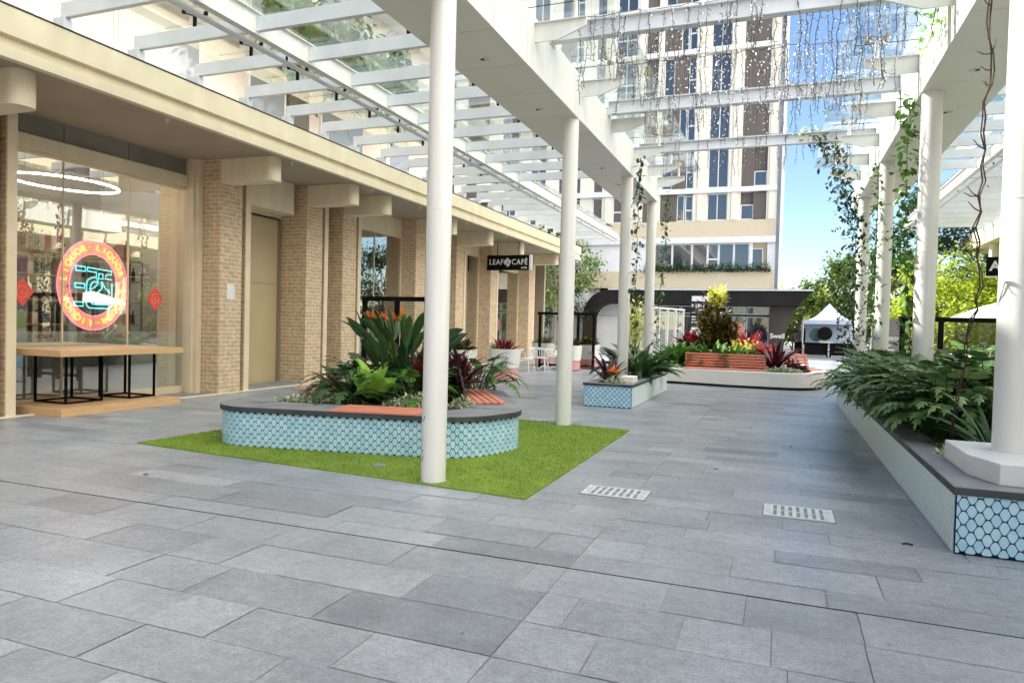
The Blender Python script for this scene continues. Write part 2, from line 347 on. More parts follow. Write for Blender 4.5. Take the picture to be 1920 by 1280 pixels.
# ---- planter paths
def smooth_poly(pts, rads, n=8):
    out = []; k = len(pts)
    for i in range(k):
        p = Vector(pts[i]); a_ = Vector(pts[i-1]); b_ = Vector(pts[(i+1) % k]); r = rads[i]
        if r <= 0: out.append(tuple(p)); continue
        d1 = (a_-p).normalized(); d2 = (b_-p).normalized(); ang = d1.angle(d2); t = min(r/math.tan(ang/2), (a_-p).length*.49, (b_-p).length*.49); rr = t*math.tan(ang/2)
        c = p+(d1+d2).normalized()*(rr/math.sin(ang/2)); s0 = p+d1*t; s1 = p+d2*t
        a0 = math.atan2(s0.y-c.y, s0.x-c.x); a1 = math.atan2(s1.y-c.y, s1.x-c.x); da = (a1-a0+math.pi) % (2*math.pi)-math.pi
        for j in range(n+1): out.append((c.x+rr*math.cos(a0+da*j/n), c.y+rr*math.sin(a0+da*j/n)))
    return out
def offset_poly(pts, d):   # CCW polygon, d>0 outwards
    out = []; k = len(pts)
    for i in range(k):
        p = Vector(pts[i]); e1 = (p-Vector(pts[i-1])); e2 = (Vector(pts[(i+1) % k])-p)
        n1 = Vector((e1.y, -e1.x)).normalized(); n2 = Vector((e2.y, -e2.x)).normalized(); nn = (n1+n2).normalized(); q = p+nn*(d/max(.4, nn.dot(n1))); out.append((q.x, q.y))
    return out
def ring(mb, outer, inner, z0, z1):
    n = len(outer)
    for i in range(n):
        j = (i+1) % n; a_, b_, c_, d_ = outer[i], outer[j], inner[j], inner[i]
        mb.add([(*a_, z0), (*b_, z0), (*c_, z0), (*d_, z0), (*a_, z1), (*b_, z1), (*c_, z1), (*d_, z1)],
               [(4, 5, 6, 7), (3, 2, 1, 0), (0, 1, 5, 4), (2, 3, 7, 6)])
HEX = [(-.010, .0465), (.010, .0465), (.0245, .026), (.0345, .002), (.0235, -.024), (.0095, -.0465), (-.0095, -.0465), (-.0235, -.024), (-.0345, .002), (-.0245, .026)]
HEX = [(x*.955, z*.96) for x, z in HEX]
def tiles(mb, path, z0, z1, closed=True, w=.1, out=.005):
    pts = [Vector(p) for p in path]; segs = []; s = 0
    for i in range(len(pts) if closed else len(pts)-1):
        a_, b_ = pts[i], pts[(i+1) % len(pts)]; L = (b_-a_).length
        if L < 1e-5: continue
        segs.append((s, s+L, a_, b_)); s += L
    tot = s
    def at(q, off):
        q = min(max(q, 0), tot-1e-6)
        for (s0, s1, a_, b_) in segs:
            if q <= s1:
                d = (b_-a_).normalized(); p = a_+d*(q-s0); return (p.x+d.y*off, p.y-d.x*off)
    n = int(round(tot/w)); w2 = tot/n; sc = w2/.1; row = 0; zc = z0+.01
    while zc < z1+.04:
        for k in range(n+1):
            sx = (k+(.5 if row % 2 else 0))*w2
            poly = []
            for (hx, hz) in HEX:
                q = sx+hx*sc; zz = min(max(zc+hz, z0), z1)
                if not closed: q = min(max(q, .006), tot-.006)
                elif q > tot: q -= tot
                poly.append((q, zz))
            zs = [p[1] for p in poly]; qs = [p[0] for p in poly]
            if max(zs)-min(zs) < .008 or max(qs)-min(qs) < .012 or max(qs)-min(qs) > .5: continue
            tn = rnd.uniform(.3, .7); m_ = len(poly)
            fr = [at(q, out) for q, _ in poly]; bk = [at(q, -.001) for q, _ in poly]
            inn = [at(sx if closed and sx < tot else min(max(sx, .006), tot-.006), out+.0015)]
            mb.add([(*p, z) for p, (q, z) in zip(fr, poly)]+[(*p, z) for p, (q, z) in zip(bk, poly)],
                   [tuple(range(m_-1, -1, -1))]+[(i, (i+1) % m_, m_+(i+1) % m_, m_+i) for i in range(m_)], tn)
        zc += .05; row += 1
# ---- planter on the lawn
PA = smooth_poly([(-6.62, 6.78), (-3.35, 7.38), (-3.05, 8.35), (-4.35, 10.9), (-7.0, 10.7), (-7.15, 8.6)], [.55, .75, .5, .4, .5, .8])
pl = thing('tiled_planter', 'curved planter clad in blue hexagonal tiles on the artificial lawn', 'planter', (-5, 8.6, 0))
mb = MB(); mb.prism(PA, .0, .44); mb.build('wall', M_grout, pl)
mb = MB(); tiles(mb, PA, .012, .435); mb.build('tile', M_tile, pl)
CO = offset_poly(PA, .035); CI = offset_poly(PA, -.62)
mb = MB(); ring(mb, CO, CI, .44, .498); mb.build('cap_edge', M_capedge, pl)
mb = MB(); ring(mb, offset_poly(PA, .030), CI, .498, .503); mb.build('cap', M_stone, pl)
MB().prism(offset_poly(PA, -.60), .44, .47).build('soil', M_soil, pl)
d = Vector((3.27, .6)).normalized(); nrm = Vector((-d.y, d.x)); P0 = Vector((-6.62, 6.78))
def sp(s, t): q = P0+d*s+nrm*t; return (q.x, q.y)
mb = MB()
for k in range(4):
    t0 = -.04+k*.15; mb.prism([sp(1.62, t0), sp(2.72, t0), sp(2.72, t0+.143), sp(1.62, t0+.143)], .50, .522)
mb.build('timber_seat', M_wood, pl, bevel=.003)
mb = MB()
for k in range(4): mb.prism([(-7.02+k*.14, 8.9), (-6.89+k*.14, 8.9), (-6.89+k*.14, 10.1), (-7.02+k*.14, 10.1)], .503, .522)
mb.build('timber_seat', M_wood, pl)
# ---- bench builder (seat centre-front line along +x, faces -y)
def bench(label, x, y, z, rz, L=2.25, dep=.5, back=.4, group='timber benches on the planters', arm=False, slats=5, lean=.1, bm=None, n=4):
    t = thing('slatted_bench', label, 'bench', (0, 0, 0), group)
    mb = MB()
    for k in range(n): mb.box(-L/2, L/2, k*dep/n, (k+.82)*dep/n, 0, .03)
    mb.build('seat', M_wood, t, bevel=.003)
    mb = MB()
    for k in range(slats):
        z0 = .06+k*back/slats; yo = dep+.03+lean*k/slats
        mb.box(-L/2, L/2, yo, yo+.028, z0, z0+back/slats*.74)
    mb.build('backrest', bm or M_wood, t, bevel=.003)
    for sx in (-L/2+.12, 0, L/2-.12):
        mb = MB(); mb.prism_x([(dep*.1, -.03), (dep+.05, -.03), (dep+.17, back+.05), (dep+.14, back+.05), (dep+.04, 0), (dep*.1, 0)], sx-.015, sx+.015); mb.build('bracket', M_black, t)
    t.location = (x, y, z); t.rotation_euler = (0, 0, R(rz)); return t
bench('salmon slatted bench at the rear of the blue tiled planter on the lawn', -3.96, 9.66, .512, 122, L=1.9, dep=.50, back=.42, bm=M_dtim, n=5)
# ---- plain long planter near the third column
pb = thing('tiled_planter', 'long low planter with pale tiled side beside the second column', 'planter', (-3.15, 15.5, 0))
BX = [(-3.64, 13.66), (-2.67, 13.66), (-2.67, 18.2), (-3.64, 18.2)]
MB().prism(BX, 0, .42).build('wall', M_grout, pb)
mb = MB(); tiles(mb, [BX[0], BX[1]], .01, .418, False); mb.build('tile', M_tile, pb)
MB().box(-2.67, -2.664, 13.67, 18.2, .01, .418).build('side_tile', M_tileg, pb)
mb = MB(); ring(mb, offset_poly(BX, .02), offset_poly(BX, -.2), .42, .468); mb.build('cap', M_capedge, pb)
mb = MB(); ring(mb, offset_poly(BX, .016), offset_poly(BX, -.2), .468, .473); mb.build('cap_top', M_stone, pb)
MB().prism(offset_poly(BX, -.19), .42, .45).build('soil', M_soil, pb)
MB().box(-3.0, -2.72, 14.0, 14.5, .473, .60).build('white_block', M_white_pl, pb, bevel=.01)
# ---- white curved planter
PC = smooth_poly([(-3.35, 20.75), (-1.2, 20.35), (1.05, 20.35), (1.55, 24.8), (.4, 27.5), (-3.5, 27.2)], [.3, 3, 1.3, .8, .8, .5], 10)
pc = thing('white_planter', 'large white rendered planter with rounded end carrying two benches', 'planter', (-1, 23.5, 0))
MB().prism(offset_poly(PC, -.07), 0, .07).build('plinth', M_dark, pc)  # near black colour stands for the shade in this recess
MB().prism(PC, .07, .40).build('wall', M_white_pl, pc, bevel=.01)
mb = MB(); ring(mb, offset_poly(PC, .0), offset_poly(PC, -.35), .40, .455); mb.build('rim', M_white_pl, pc)
MB().prism(offset_poly(PC, -.34), .40, .44).build('soil', M_soil, pc)
bench('long salmon slatted bench in the middle of the white planter front', -1.46, 20.68, .47, 0, L=2.26, dep=.45, back=.40)
bench('short salmon slatted bench at the right rounded end of the white planter', .98, 22.55, .47, 62, L=1.3, dep=.42, back=.40)
# ---- right hand planter
pd = thing('tiled_planter', 'long planter at right with big blue tiles on its end and lobed leaves spilling over', 'planter', (2.5, 11, 0))
DX = [(1.25, 5.94), (3.6, 5.94), (3.6, 17.2), (1.25, 17.2)]
MB().prism(DX, 0, .44).build('wall', M_grout, pd)
mb = MB(); tiles(mb, [DX[0], DX[1]], .012, .436, False); mb.build('tile', M_tile, pd)
MB().box(1.244, 1.25, 5.96, 17.2, .0, .437).build('side_grout', M_grout2, pd)
mb = MB(); tiles(mb, [(1.244, 17.2), (1.244, 5.96)], .012, .436, False, out=.004); mb.build('side_tile', M_tileg, pd)
mb = MB(); ring(mb, offset_poly(DX, .02), offset_poly(DX, -.30), .44, .492); mb.build('cap', M_capedge, pd)
mb = MB(); ring(mb, offset_poly(DX, .016), offset_poly(DX, -.30), .492, .497); mb.build('cap_top', M_stone, pd)
MB().prism(offset_poly(DX, -.29), .44, .47).build('soil', M_soil, pd)
# ---- drain grates
def grate(label, x0, x1, y0, y1):
    t = thing('drain_grate', label, 'drain grate', ((x0+x1)/2, (y0+y1)/2, 0), 'steel drain grates in the paving')
    MB().box(x0-.012, x1+.012, y0-.012, y1+.012, -.004, .0035).build('pit', M_stone, t)
    mb = MB(); ring(mb, [(x0, y0), (x1, y0), (x1, y1), (x0, y1)], [(x0+.045, y0+.03), (x1-.045, y0+.03), (x1-.045, y1-.03), (x0+.045, y1-.03)], .004, .010); mb.build('frame', M_steel, t)
    mb = MB(); n = 9
    for k in range(1, n):
        xx = x0+(x1-x0)*k/n; mb.box(xx-.017, xx+.017, y0+.028, y1-.028, .0045, .009)
    mb.box(x0+.04, x1-.04, (y0+y1)/2-.01, (y0+y1)/2+.01, .005, .0095); mb.build('bars', M_steel, t)
grate('steel drain grate between the artificial lawn and the middle of the path', -1.73, -1.12, 6.46, 6.84)
grate('steel drain grate nearer the right hand tiled planter', -.08, .49, 6.43, 6.86)
mb = MB(); mb.tube([(.93, 6.02, .008), (.955, 6.03, .012), (1.0, 6.02, .006)], .008, 5); mb.build('fallen_leaf', M_vine, label='small dark curled leaf on the paving left of the right planter corner', cat='leaf')
# ---------------------------------------------------------------- left shops
lb = thing('shop_building', 'long tan brick building with shopfronts along the left side', 'building', (-11, 12, 0))
Y0S = [6.3, 11.31, 14.12, 15.63, 19.58, 22.55, 25.73, 30.3]
for k, y0 in enumerate([-8, -4, 0.5, 3.2]+Y0S):
    MB().box(-12.4, -10.8, y0, y0+.63, 0, 4.83).build('brick_pier', M_brick, lb)
    if y0 > 3: 
        MB().box(-11.9, -10.86, y0+.79, y0+.80, 0, 4.83).build('brick_return', M_brick, lb)
        MB().box(-11.6, -10.85, y0+.802, y0+.95, 0, 4.83).build('jamb', M_jamb, lb)
    pts = smooth_poly([(-11.2, y0+.002), (-9.50, y0+.002), (-9.50, y0+.36), (-11.2, y0+.36)], [0, .15, .15, 0])
    MB().prism(pts, 4.35, 4.828).build('bracket', M_conc, lb)
# eave
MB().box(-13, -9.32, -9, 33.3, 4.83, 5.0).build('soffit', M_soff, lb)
MB().box(-9.318, -9.2, -9, 33.3, 4.80, 4.93).build('eave_lip', M_conc, lb, bevel=.004)
MB().box(-9.6, -9.27, -9, 33.3, 4.93, 5.09).build('eave_groove', M_conc, lb)
MB().box(-9.6, -9.2, -9, 33.3, 5.09, 5.45).build('fascia', M_conc, lb, bevel=.004)
MB().box(-9.7, -9.19, -9, 33.3, 5.452, 5.47).build('flashing', M_dark, lb)
MB().box(-13, -9.7, -9, 33.3, 5.3, 5.46).build('roof', M_conc, lb)
for y in [5.4, 8.75, 11.9, 14.9, 17.4, 20.5, 24, 28]:
    mb = MB(); mb.cyl(-9.5, y, 4.80, 4.83, .035, 12); mb.cyl(-9.5, y, 4.755, 4.80, .018, 10); mb.build('downlight', M_white, lb)
# shop window bay
gx = -11.62
MB().box(-11.75, gx+.02, 7.25, 11.31, .0, .12).build('sill', M_jamb, lb)
def winframe(x, ya, yb, za, zb, muls, m, w=.05, dp=.08, name='window_frame'):
    mb = MB(); mb.box(x-dp, x+.02, ya, ya+w, za, zb); mb.box(x-dp, x+.02, yb-w, yb, za, zb); mb.box(x-dp, x+.018, ya+w, yb-w, zb-w, zb); mb.box(x-dp, x+.018, ya+w, yb-w, za, za+w)
    for q in muls: mb.box(x-.03, x+.006, q-.007, q+.007, za+w, zb-w)
    f = mb.build(name, m, lb)
    MB().box(x-.025, x-.013, ya+w*.5, yb-w*.5, za+w*.5, zb-w*.5).build('glass', M_gshop, f); return f
winframe(gx, 7.25, 11.25, .10, 4.26, [8.55, 9.85], M_jamb, .05)
MB().box(gx-.05, gx+.10, 7.2, 11.31, 4.262, 4.50).build('window_header', M_conc, lb, bevel=.01)
mb = MB(); 
for a_, b_ in ((7.1, 8.52), (8.54, 9.8), (9.82, 11.31)): mb.box(gx-.1, gx+.02, a_, b_, 4.503, 4.83)
mb.build('header_panel', M_grey, lb)
MB().box(gx-.04, gx-.028, 7.3, 11.2, .15, .93).build('frosted_film', M_frost, lb)
MB().box(gx-.04, gx-.028, 7.75, 11.2, .95, 1.28).build('frosted_film', M_frost, lb)
for yy in (8.05, 8.95, 9.6, 10.3): text('film_lettering', 'LIQUOR', .085, face_px(gx-.027, yy+.2, 1.19), M_red, lb, .001, .002)
mb = MB(); mb.box(-12.3, -11.25, 11.18, 11.30, 0, 4.83); mb.box(-11.5, -11.35, 11.13, 11.18, 0, 4.83); mb.build('jamb', M_jamb, lb)
# door bay
MB().box(-11.75, -11.55, 12.2, 14.12, 4.05, 4.83).build('wall', M_conc, lb)
MB().box(-11.75, -11.56, 12.2, 13.05, 0, 4.05).build('wall', M_jamb, lb)
dr = MB().box(-11.62, -11.58, 13.05, 14.02, .03, 4.0).build('door', M_door, lb)
MB().box(-11.578, -11.572, 13.06, 14.0, 2.42, 2.435).build('door_seam', M_bronze, dr)
mb = MB(); mb.box(-11.6, -11.54, 14.025, 14.09, 0, 4.02); mb.build('door_frame', M_bronze, lb)
pts = smooth_poly([(-11.55, 12.2), (-10.98, 12.2), (-10.98, 14.05), (-11.55, 14.05)], [0, 0, .3, 0])
MB().prism(pts, 4.1, 4.826).build('lintel', M_conc, lb)
MB().box(-11.5, -10.9, 12.25, 14.12, .0, .06).build('step', M_stone, lb)
MB().box(-10.8, -10.79, 11.52, 11.74, 1.98, 2.30).build('notice', M_white, lb)
# further bays
MB().box(-11.9, -11.7, 14.7, 15.7, 0, 4.83).build('wall', M_conc, lb)
for (ya, yb, za, zb, mu) in ((16.57, 19.58, .35, 4.3, [18.0]), (20.5, 22.55, .1, 4.3, [21.5]), (23.5, 25.73, .1, 4.3, [24.6]), (26.66, 30.3, .1, 4.0, [])):
    x = -11.32; winframe(x, ya, yb, za, zb, mu, M_jamb, .07)
    MB().box(x-.06, x+.0, ya, yb, zb+.002, 4.83).build('window_header', M_conc, lb)
    if za > .2: MB().box(x-.1, x+.05, ya, yb, 0, za-.002).build('sill_wall', M_conc, lb)
MB().box(-12.3, -12.25, 17.0, 17.95, 1.3, 3.3).build('blind', M_blind, lb)
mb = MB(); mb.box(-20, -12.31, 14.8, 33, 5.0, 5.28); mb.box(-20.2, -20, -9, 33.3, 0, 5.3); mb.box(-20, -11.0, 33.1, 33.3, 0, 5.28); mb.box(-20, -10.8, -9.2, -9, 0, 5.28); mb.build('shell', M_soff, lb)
MB().box(-15.0, -14.9, 6.42, 11.85, .02, 5.0).build('back_wall', M_soff, lb)
MB().box(-20, -12.42, -9, 33.1, .0, .02).build('floor', M_stone, lb)
for yy in (6.3, 11.85, 14.9, 20.0, 26.0): MB().box(-20, -12.42, yy, yy+.12, .02, 5.0).build('party_wall', M_white_pl, lb)
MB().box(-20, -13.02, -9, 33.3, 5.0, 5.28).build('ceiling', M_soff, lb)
MB().box(-10.4, -9.6, 33.2, 33.4, 4.6, 5.6).build('end_fascia', M_white, lb)
# upper storeys
HB = 17.0; YE = 23.5
mb = MB(); mb.box(-24, -12.4, -40, YE, 5.5, HB); mb.box(-24, -12.4, -40, -9.3, 0, 5.5); mb.build('upper_wall', M_bpale, lb)
for k, z in enumerate((8.2, 11.3, 14.4)):
    MB().box(-12.5, -11.3, -40, YE+.2, z, z+.35).build('floor_slab', M_twhite, lb)
    yy = -6.0; j = 0
    while yy < YE-2:
        wb = 2.2 if j % 2 else 1.4
        fr = MB(); fr.box(-12.44, -12.36, yy, yy+wb, z-2.6, z-.25); fo = fr.build('upper_window', M_twhite, lb)
        MB().box(-12.355, -12.35, yy+.07, yy+wb-.07, z-2.5, z-.33).build('pane', M_gup, fo)
        if j % 3 == 0: MB().box(-12.35, -12.3, yy+wb+.05, yy+wb+.9, z-2.6, z-.2).build('shutter', M_louv, lb)
        yy += wb+1.5; j += 1
    MB().box(-11.36, -11.345, 12.0, YE, z+.35, z+1.35).build('balustrade', M_gscreen, lb)
# ---------------------------------------------------------------- right shops (mostly out of frame: seen in the gap and in the window reflections)
rb = thing('shop_building', 'cream eaved building at the right edge behind the right pergola', 'building', (9, 12, 0))
MB().box(8.6, 18, -14, 34, 0, 10.5).build('wall', M_tower, rb)
mb = MB(); mb.box(6.9, 8.6, -14, 34, 5.0, 5.15); mb.box(6.9, 7.3, -14, 34, 5.15, 5.6); mb.build('eave', M_conc, rb)
for y0 in (-6, -2, 2, 6, 10, 14, 18, 22, 26, 30):
    MB().box(8.3, 8.6, y0, y0+.6, 0, 5.0).build('pier', M_tower, rb)
    MB().prism(smooth_poly([(7.1, y0), (8.6, y0), (8.6, y0+.55), (7.1, y0+.55)], [.24, 0, 0, .24]), 4.5, 4.998).build('bracket', M_conc, rb)
    fo = MB().box(8.55, 8.598, y0+.8, y0+3.8, .1, 4.2).build('window_frame', M_jamb, rb)
    MB().box(8.53, 8.548, y0+.86, y0+3.74, .16, 4.14).build('glass', M_gwin, fo)
    fo = MB().box(8.55, 8.598, y0+1.2, y0+2.8, 6.4, 8.8).build('upper_window', M_twhite, rb)
    MB().box(8.53, 8.548, y0+1.26, y0+2.74, 6.46, 8.74).build('pane', M_gwin, fo)
for z in (6.0, 9.2): MB().box(8.2, 8.6, -14, 34, z, z+.25).build('floor_slab', M_twhite, rb)
# ---------------------------------------------------------------- pergolas
def pergola(label, loc, xb0, xb1, yend, ymid_end, xm, xe, xc, cols, outs, zc, side):
    # xb0..xb1 the deep box beam, xm the middle runner, xe the eave end, side=+1: plaza lies towards +x
    P = thing('pergola', label, 'pergola', loc, 'white steel and glass pergolas')
    for (cy, r, zb) in cols:
        mb = MB(); mb.cyl(xc, cy, zb, 4.875, r, 40); c = mb.build('column', M_white, P, smooth='auto')
        mb = MB(); mb.cyl(xc, cy, 2.72, 2.735, r+.002, 40); mb.build('seam', M_panel, c)
        if zb < .1: mb = MB(); mb.cyl(xc, cy, zb, .018, r+.012, 40); mb.build('base_collar', M_joint, c)
    MB().box(xb0+.02, xb1-.02, -5, yend-.01, 4.89, 5.50).build('beam_core', M_dark, P)
    y = -5.0+.11; seams = [-5]; 
    while y < yend-.6: y += 1.1; seams.append(min(y, yend))
    if seams[-1] < yend: seams.append(yend)
    mb = MB(); me_ = MB(); mf = MB()
    for a_, b_ in zip(seams[:-1], seams[1:]):
        mb.box(xb0, xb1, a_+.005, b_-.005, 4.87, 4.885)
        me_.box(xb0-.012, xb0+.003, a_+.004, b_-.004, 4.872, 5.53); mf.box(xb1-.003, xb1+.012, a_+.004, b_-.004, 4.872, 5.53)
    b0 = mb.build('soffit_panels', M_panel, P); me_.build('side_panels', M_white, P); mf.build('side_panels', M_white, P)
    MB().box(xb0-.012, xb1+.012, -5, yend, 5.53, 5.56).build('beam_top', M_white, P)
    MB().box(xb0, xb1, yend, yend+.015, 4.87, 5.53).build('end_panel', M_white, P)
    xd = (xb0+xb1)/2
    for y in [3.9, 6.95, 8.0, 10.1, 11.9, 12.3, 14.2, 15.9, 17.2]:
        mb = MB(); mb.cyl(xd+rnd.choice((-.05, .05)), y, 4.862, 4.87, .055, 18); d_ = mb.build('downlight', M_steel, P)
        mb = MB(); mb.cyl(d_.location.x+xd, y, 4.861, 4.862, .03, 14) if False else mb.cyl(xd, y, 4.858, 4.862, .028, 12); mb.build('lens', M_dark, d_)
    # runner with its pipe
    ym = ymid_end
    mb = MB(); mb.box(xm-.06, xm+.06, -5, ym, 5.55, 5.565); mb.box(xm-.012, xm+.012, -5, ym, 5.565, 5.86); mb.box(xm-.06, xm+.06, -5, ym, 5.86, 5.875); mb.build('runner', M_white, P)
    mb = MB(); mb.tube([(xm-side*.17, -5, 5.50), (xm-side*.17, ym, 5.50)], .035, 10); pp = mb.build('pipe', M_wsteel, P, smooth='auto')
    y = 2.0
    while y < ym-1:
        MB().box(xm-side*.17-.01, xm-side*.17+.01, y, y+.03, 5.54, 5.60).build('clip', M_black, pp); y += 3.4
    k = 0; y = -3.76
    xin = xb0 if side > 0 else xb1
    while y < ym:
        lo, hi = min(xe, xm), max(xe, xm)
        mb = MB(); mb.box(lo+.0, hi-.062 if side > 0 else hi, y, y+.075, 5.62, 5.82) if side > 0 else mb.box(lo+.062, hi, y, y+.075, 5.62, 5.82)
        mb.build('rafter', M_wsteel, P)
        MB().box(xe-.10, xe+.10, y-.03, y+.105, 5.475, 5.618).build('rafter_shoe', M_wsteel, P)
        if y < yend:
            lo, hi = min(xin, xm), max(xin, xm)
            mb = MB(); mb.box(lo+.015, hi-.015, y, y+.075, 5.62, 5.82); mb.build('rafter', M_wsteel, P)
        y += 1.17; k += 1
    # posts, spiders and glass
    y = 4.43; k = 0
    while y < ym-1.2:
        for xx, hal in (((xe+xm)/2, 0), ((xm+xin)/2+side*.25, 1)):
            if hal and y > yend-1.2: continue
            mb = MB(); mb.cyl(xx, y+.037, 5.82, 6.0, .028, 10)
            for sx in (-.14, .14):
                mb.tube([(xx, y+.037, 5.99), (xx+sx, y+.037+sx*.5, 6.03)], .009, 5)
                mb.cyl(xx+sx, y+.037+sx*.5, 6.02, 6.062, .03, 10)
            mb.build('glass_spider', M_wsteel if False else M_black, P)
        lo, hi = min(xe, xm), max(xe, xm)
        mb = MB(); mb.tube([(lo, y+.55, 5.97), (hi, y+.55, 5.97)], .006, 5); mb.build('tie_rod', M_black, P)
        MB().box(lo+.05, hi-.08, y-.53, y+.63, 6.062, 6.076).build('glass_panel', M_gclear, P)
        if y < yend: 
            lo, hi = min(xin, xm), max(xin, xm); MB().box(lo-.2, hi-.0, y-.53, y+.63, 6.062, 6.076).build('glass_panel', M_gclear, P)
        y += 1.17; k += 1
    # outriggers to the plaza
    xo = xb1+.012 if side > 0 else xb0-.012
    for y in outs:
        L = .68*side
        mb = MB(); mb.prism_y([(xo, 5.24), (xo+L*.45, 5.24), (xo+L, 5.38), (xo+L, 5.47), (xo, 5.47)] if side > 0 else [(xo, 5.47), (xo+L, 5.47), (xo+L, 5.38), (xo+L*.45, 5.24), (xo, 5.24)], y-.012, y+.012)
        mb.box(min(xo, xo+L), max(xo, xo+L), y-.05, y+.05, 5.47, 5.482)
        o_ = mb.build('outrigger', M_white, P)
        mb = MB(); px = xo+L*.78; mb.cyl(px, y, 5.482, 5.72, .028, 10); mb.build('post', M_white, o_)
        mb = MB(); mb.tube([(px-.12, y-.1, 5.76), (px, y, 5.72), (px+.12, y-.1, 5.76)], .010, 5); mb.tube([(px-.12, y+.1, 5.76), (px, y, 5.72), (px+.12, y+.1, 5.76)], .010, 5)
        for sx in (-.12, .12):
            for sy in (-.1, .1): mb.cyl(px+sx, y+sy, 5.75, 5.795, .028, 8)
        mb.build('spider', M_bronze, o_)
        mb = MB(); mb.tube([(xo-side*.2, y, 5.70), (xo+L*1.2, y, 5.70)], .005, 5); mb.build('tie_rod', M_black, o_)
    ys = [outs[0]-2.2]+list(outs)+[outs[-1]+1.0]
    for a_, b_ in zip(ys[:-1], ys[1:]):
        MB().box(min(xo-side*.3, xo+side*.98), max(xo-side*.3, xo+side*.98), a_+.008, b_-.008, 5.797, 5.811).build('canopy_glass', M_gclear, P)
    return P
PL = pergola('long white pergola on the left of the path leaning to the tan shops', (-3.2, 10, 0), -4.0, -3.08, 18.5, 31.5, -7.0, -9.3, -3.2,
        [(-2.7, .125, 0), (1.76, .125, 0), (6.26, .125, 0), (10.77, .125, 0), (15.2, .125, .45), (18.35, .125, .0)][2:], [6.4, 8.6, 10.85, 13.0, 15.15, 16.9, 18.3], 4.87, 1)
PR = pergola('white pergola at right standing in the long planter with vines', (1.83, 10, 0), 1.70, 2.63, 20.8, 30.3, 4.3, 6.95, 1.83,
        [(6.85, .15, .6), (10.9, .13, .47), (15.1, .13, .47), (18.9, .13, 0)], [6.8, 9.0, 11.15, 13.27, 15.3, 16.95, 18.6], 4.87, -1)
MB().prism([(1.43, 6.5), (1.56, 6.12), (2.4, 6.12), (2.4, 7.3), (1.43, 7.3)], .497, .66).build('plinth', M_twhite, PR, bevel=.008)
# right column seen from ground level gets its footing in the planter
def xbeam(label, y, z0, h):
    t = thing('cross_beam', label, 'beam', (0, y, z0), 'white beams spanning the path')
    mb = MB(); mb.box(-3.06, 1.68, y-.012, y+.012, z0+.02, z0+h-.02); mb.box(-3.06, 1.68, y-.07, y+.07, z0, z0+.018); mb.box(-3.06, 1.68, y-.07, y+.07, z0+h-.018, z0+h)
    mb.build('web', M_wsteel, t)
    for x in (-3.065, 1.675): MB().box(x, x+.01, y-.12, y+.12, z0-.03, z0+h+.03).build('end_plate', M_wsteel, t)
xbeam('nearest white steel beam across the path, cut by the top of the picture', 9.3, 5.50, .24)
xbeam('middle white steel beam across the path with light strings', 12.75, 5.5, .24)
xbeam('farthest and lowest white steel beam across the path with a climbing vine tip', 15.8, 5.5, .22)
# ---------------------------------------------------------------- fairy lights
M_wire = mat('dark_wire', (.09, .08, .08), .6); M_bulb = mat('clear_bulb', (.85, .86, .9), .15, spec=.8)
def curtain(label, y, x0, x1, z, drop, n, dens=1.0):
    t = thing('fairy_lights', label, 'string lights', ((x0+x1)/2, y, z), 'fairy light curtains over the path')
    w_ = MB(); b_ = MB(); pts = [(x0+(x1-x0)*k/30, y+rnd.uniform(-.03, .03), z+rnd.uniform(-.02, .02)) for k in range(31)]
    w_.tube(pts, .006, 5)
    for k in range(n):
        x = x0+(x1-x0)*(k+rnd.random())/n; L = drop*rnd.uniform(.45, 1.1); yy = y+rnd.uniform(-.12, .12); q = z; px = x; p = [(px, yy, q)]
        while q > z-L:
            q -= rnd.uniform(.035, .07); px += rnd.uniform(-.014, .014); yy += rnd.uniform(-.01, .01); p.append((px, yy, q))
            if rnd.random() < .8*dens:
                dx, dy = rnd.uniform(-.05, .05), rnd.uniform(-.04, .04); dz = rnd.uniform(-.05, .015)
                w_.tube([p[-1], (px+dx, yy+dy, q+dz)], .0042, 3, False)
                b_.tube([(px+dx, yy+dy, q+dz), (px+dx*1.35, yy+dy*1.35, q+dz*1.3-.012)], .0066, 4)
        w_.tube(p, .0052, 3, False)
    w_.build('wire', M_wire, t); b_.build('bulbs', M_bulb, t, kind='stuff')
curtain('thick nearest curtain of fairy lights on dark wire at the top of the picture', 9.3, -2.7, 1.4, 5.78, 1.25, 56)
curtain('curtain of fairy lights hanging between the nearest and middle cross beams', 11.1, -2.3, 1.3, 5.78, .9, 40)
curtain('curtain of fairy lights dropping from the middle cross beam', 12.75, -2.5, 1.3, 5.76, .85, 42)
curtain('short sparse fairy lights along the farthest cross beam', 15.8, -2.6, 1.3, 5.74, .8, 30, .8)
# ---------------------------------------------------------------- tower
tw = thing('apartment_tower', 'tall cream apartment tower closing the end of the path', 'building', (-8, 48, 0))
T = 48.0; XR = -.46
MB().box(-34, XR-.25, T+.5, T+15, 4.3, 36).build('core', M_louv, tw)
MB().box(-34, XR, T+.1, T+.5, 4.3, 5.45).build('brick_band', M_tower, tw)
MB().box(-34, XR, T+.1, T+.5, 7.72, 8.8).build('brick_band', M_tower, tw)
MB().box(-34, XR+.05, T-.05, T+.6, 7.3, 7.70).build('slab', M_twhite, tw)
MB().box(XR+.26, XR+.46, T-.1, T+2, 4.3, 34).build('corner_fin', M_twhite, tw)
MB().box(XR+.02, XR+.24, T+.5, T+2, 4.3, 34).build('corner_recess', M_twhite, tw)
FL = [8.8, 10.95, 14.05, 17.12, 20.2, 23.3, 26.4]; FT = [10.62, 13.72, 16.8, 19.86, 22.95, 26.05, 29.1]
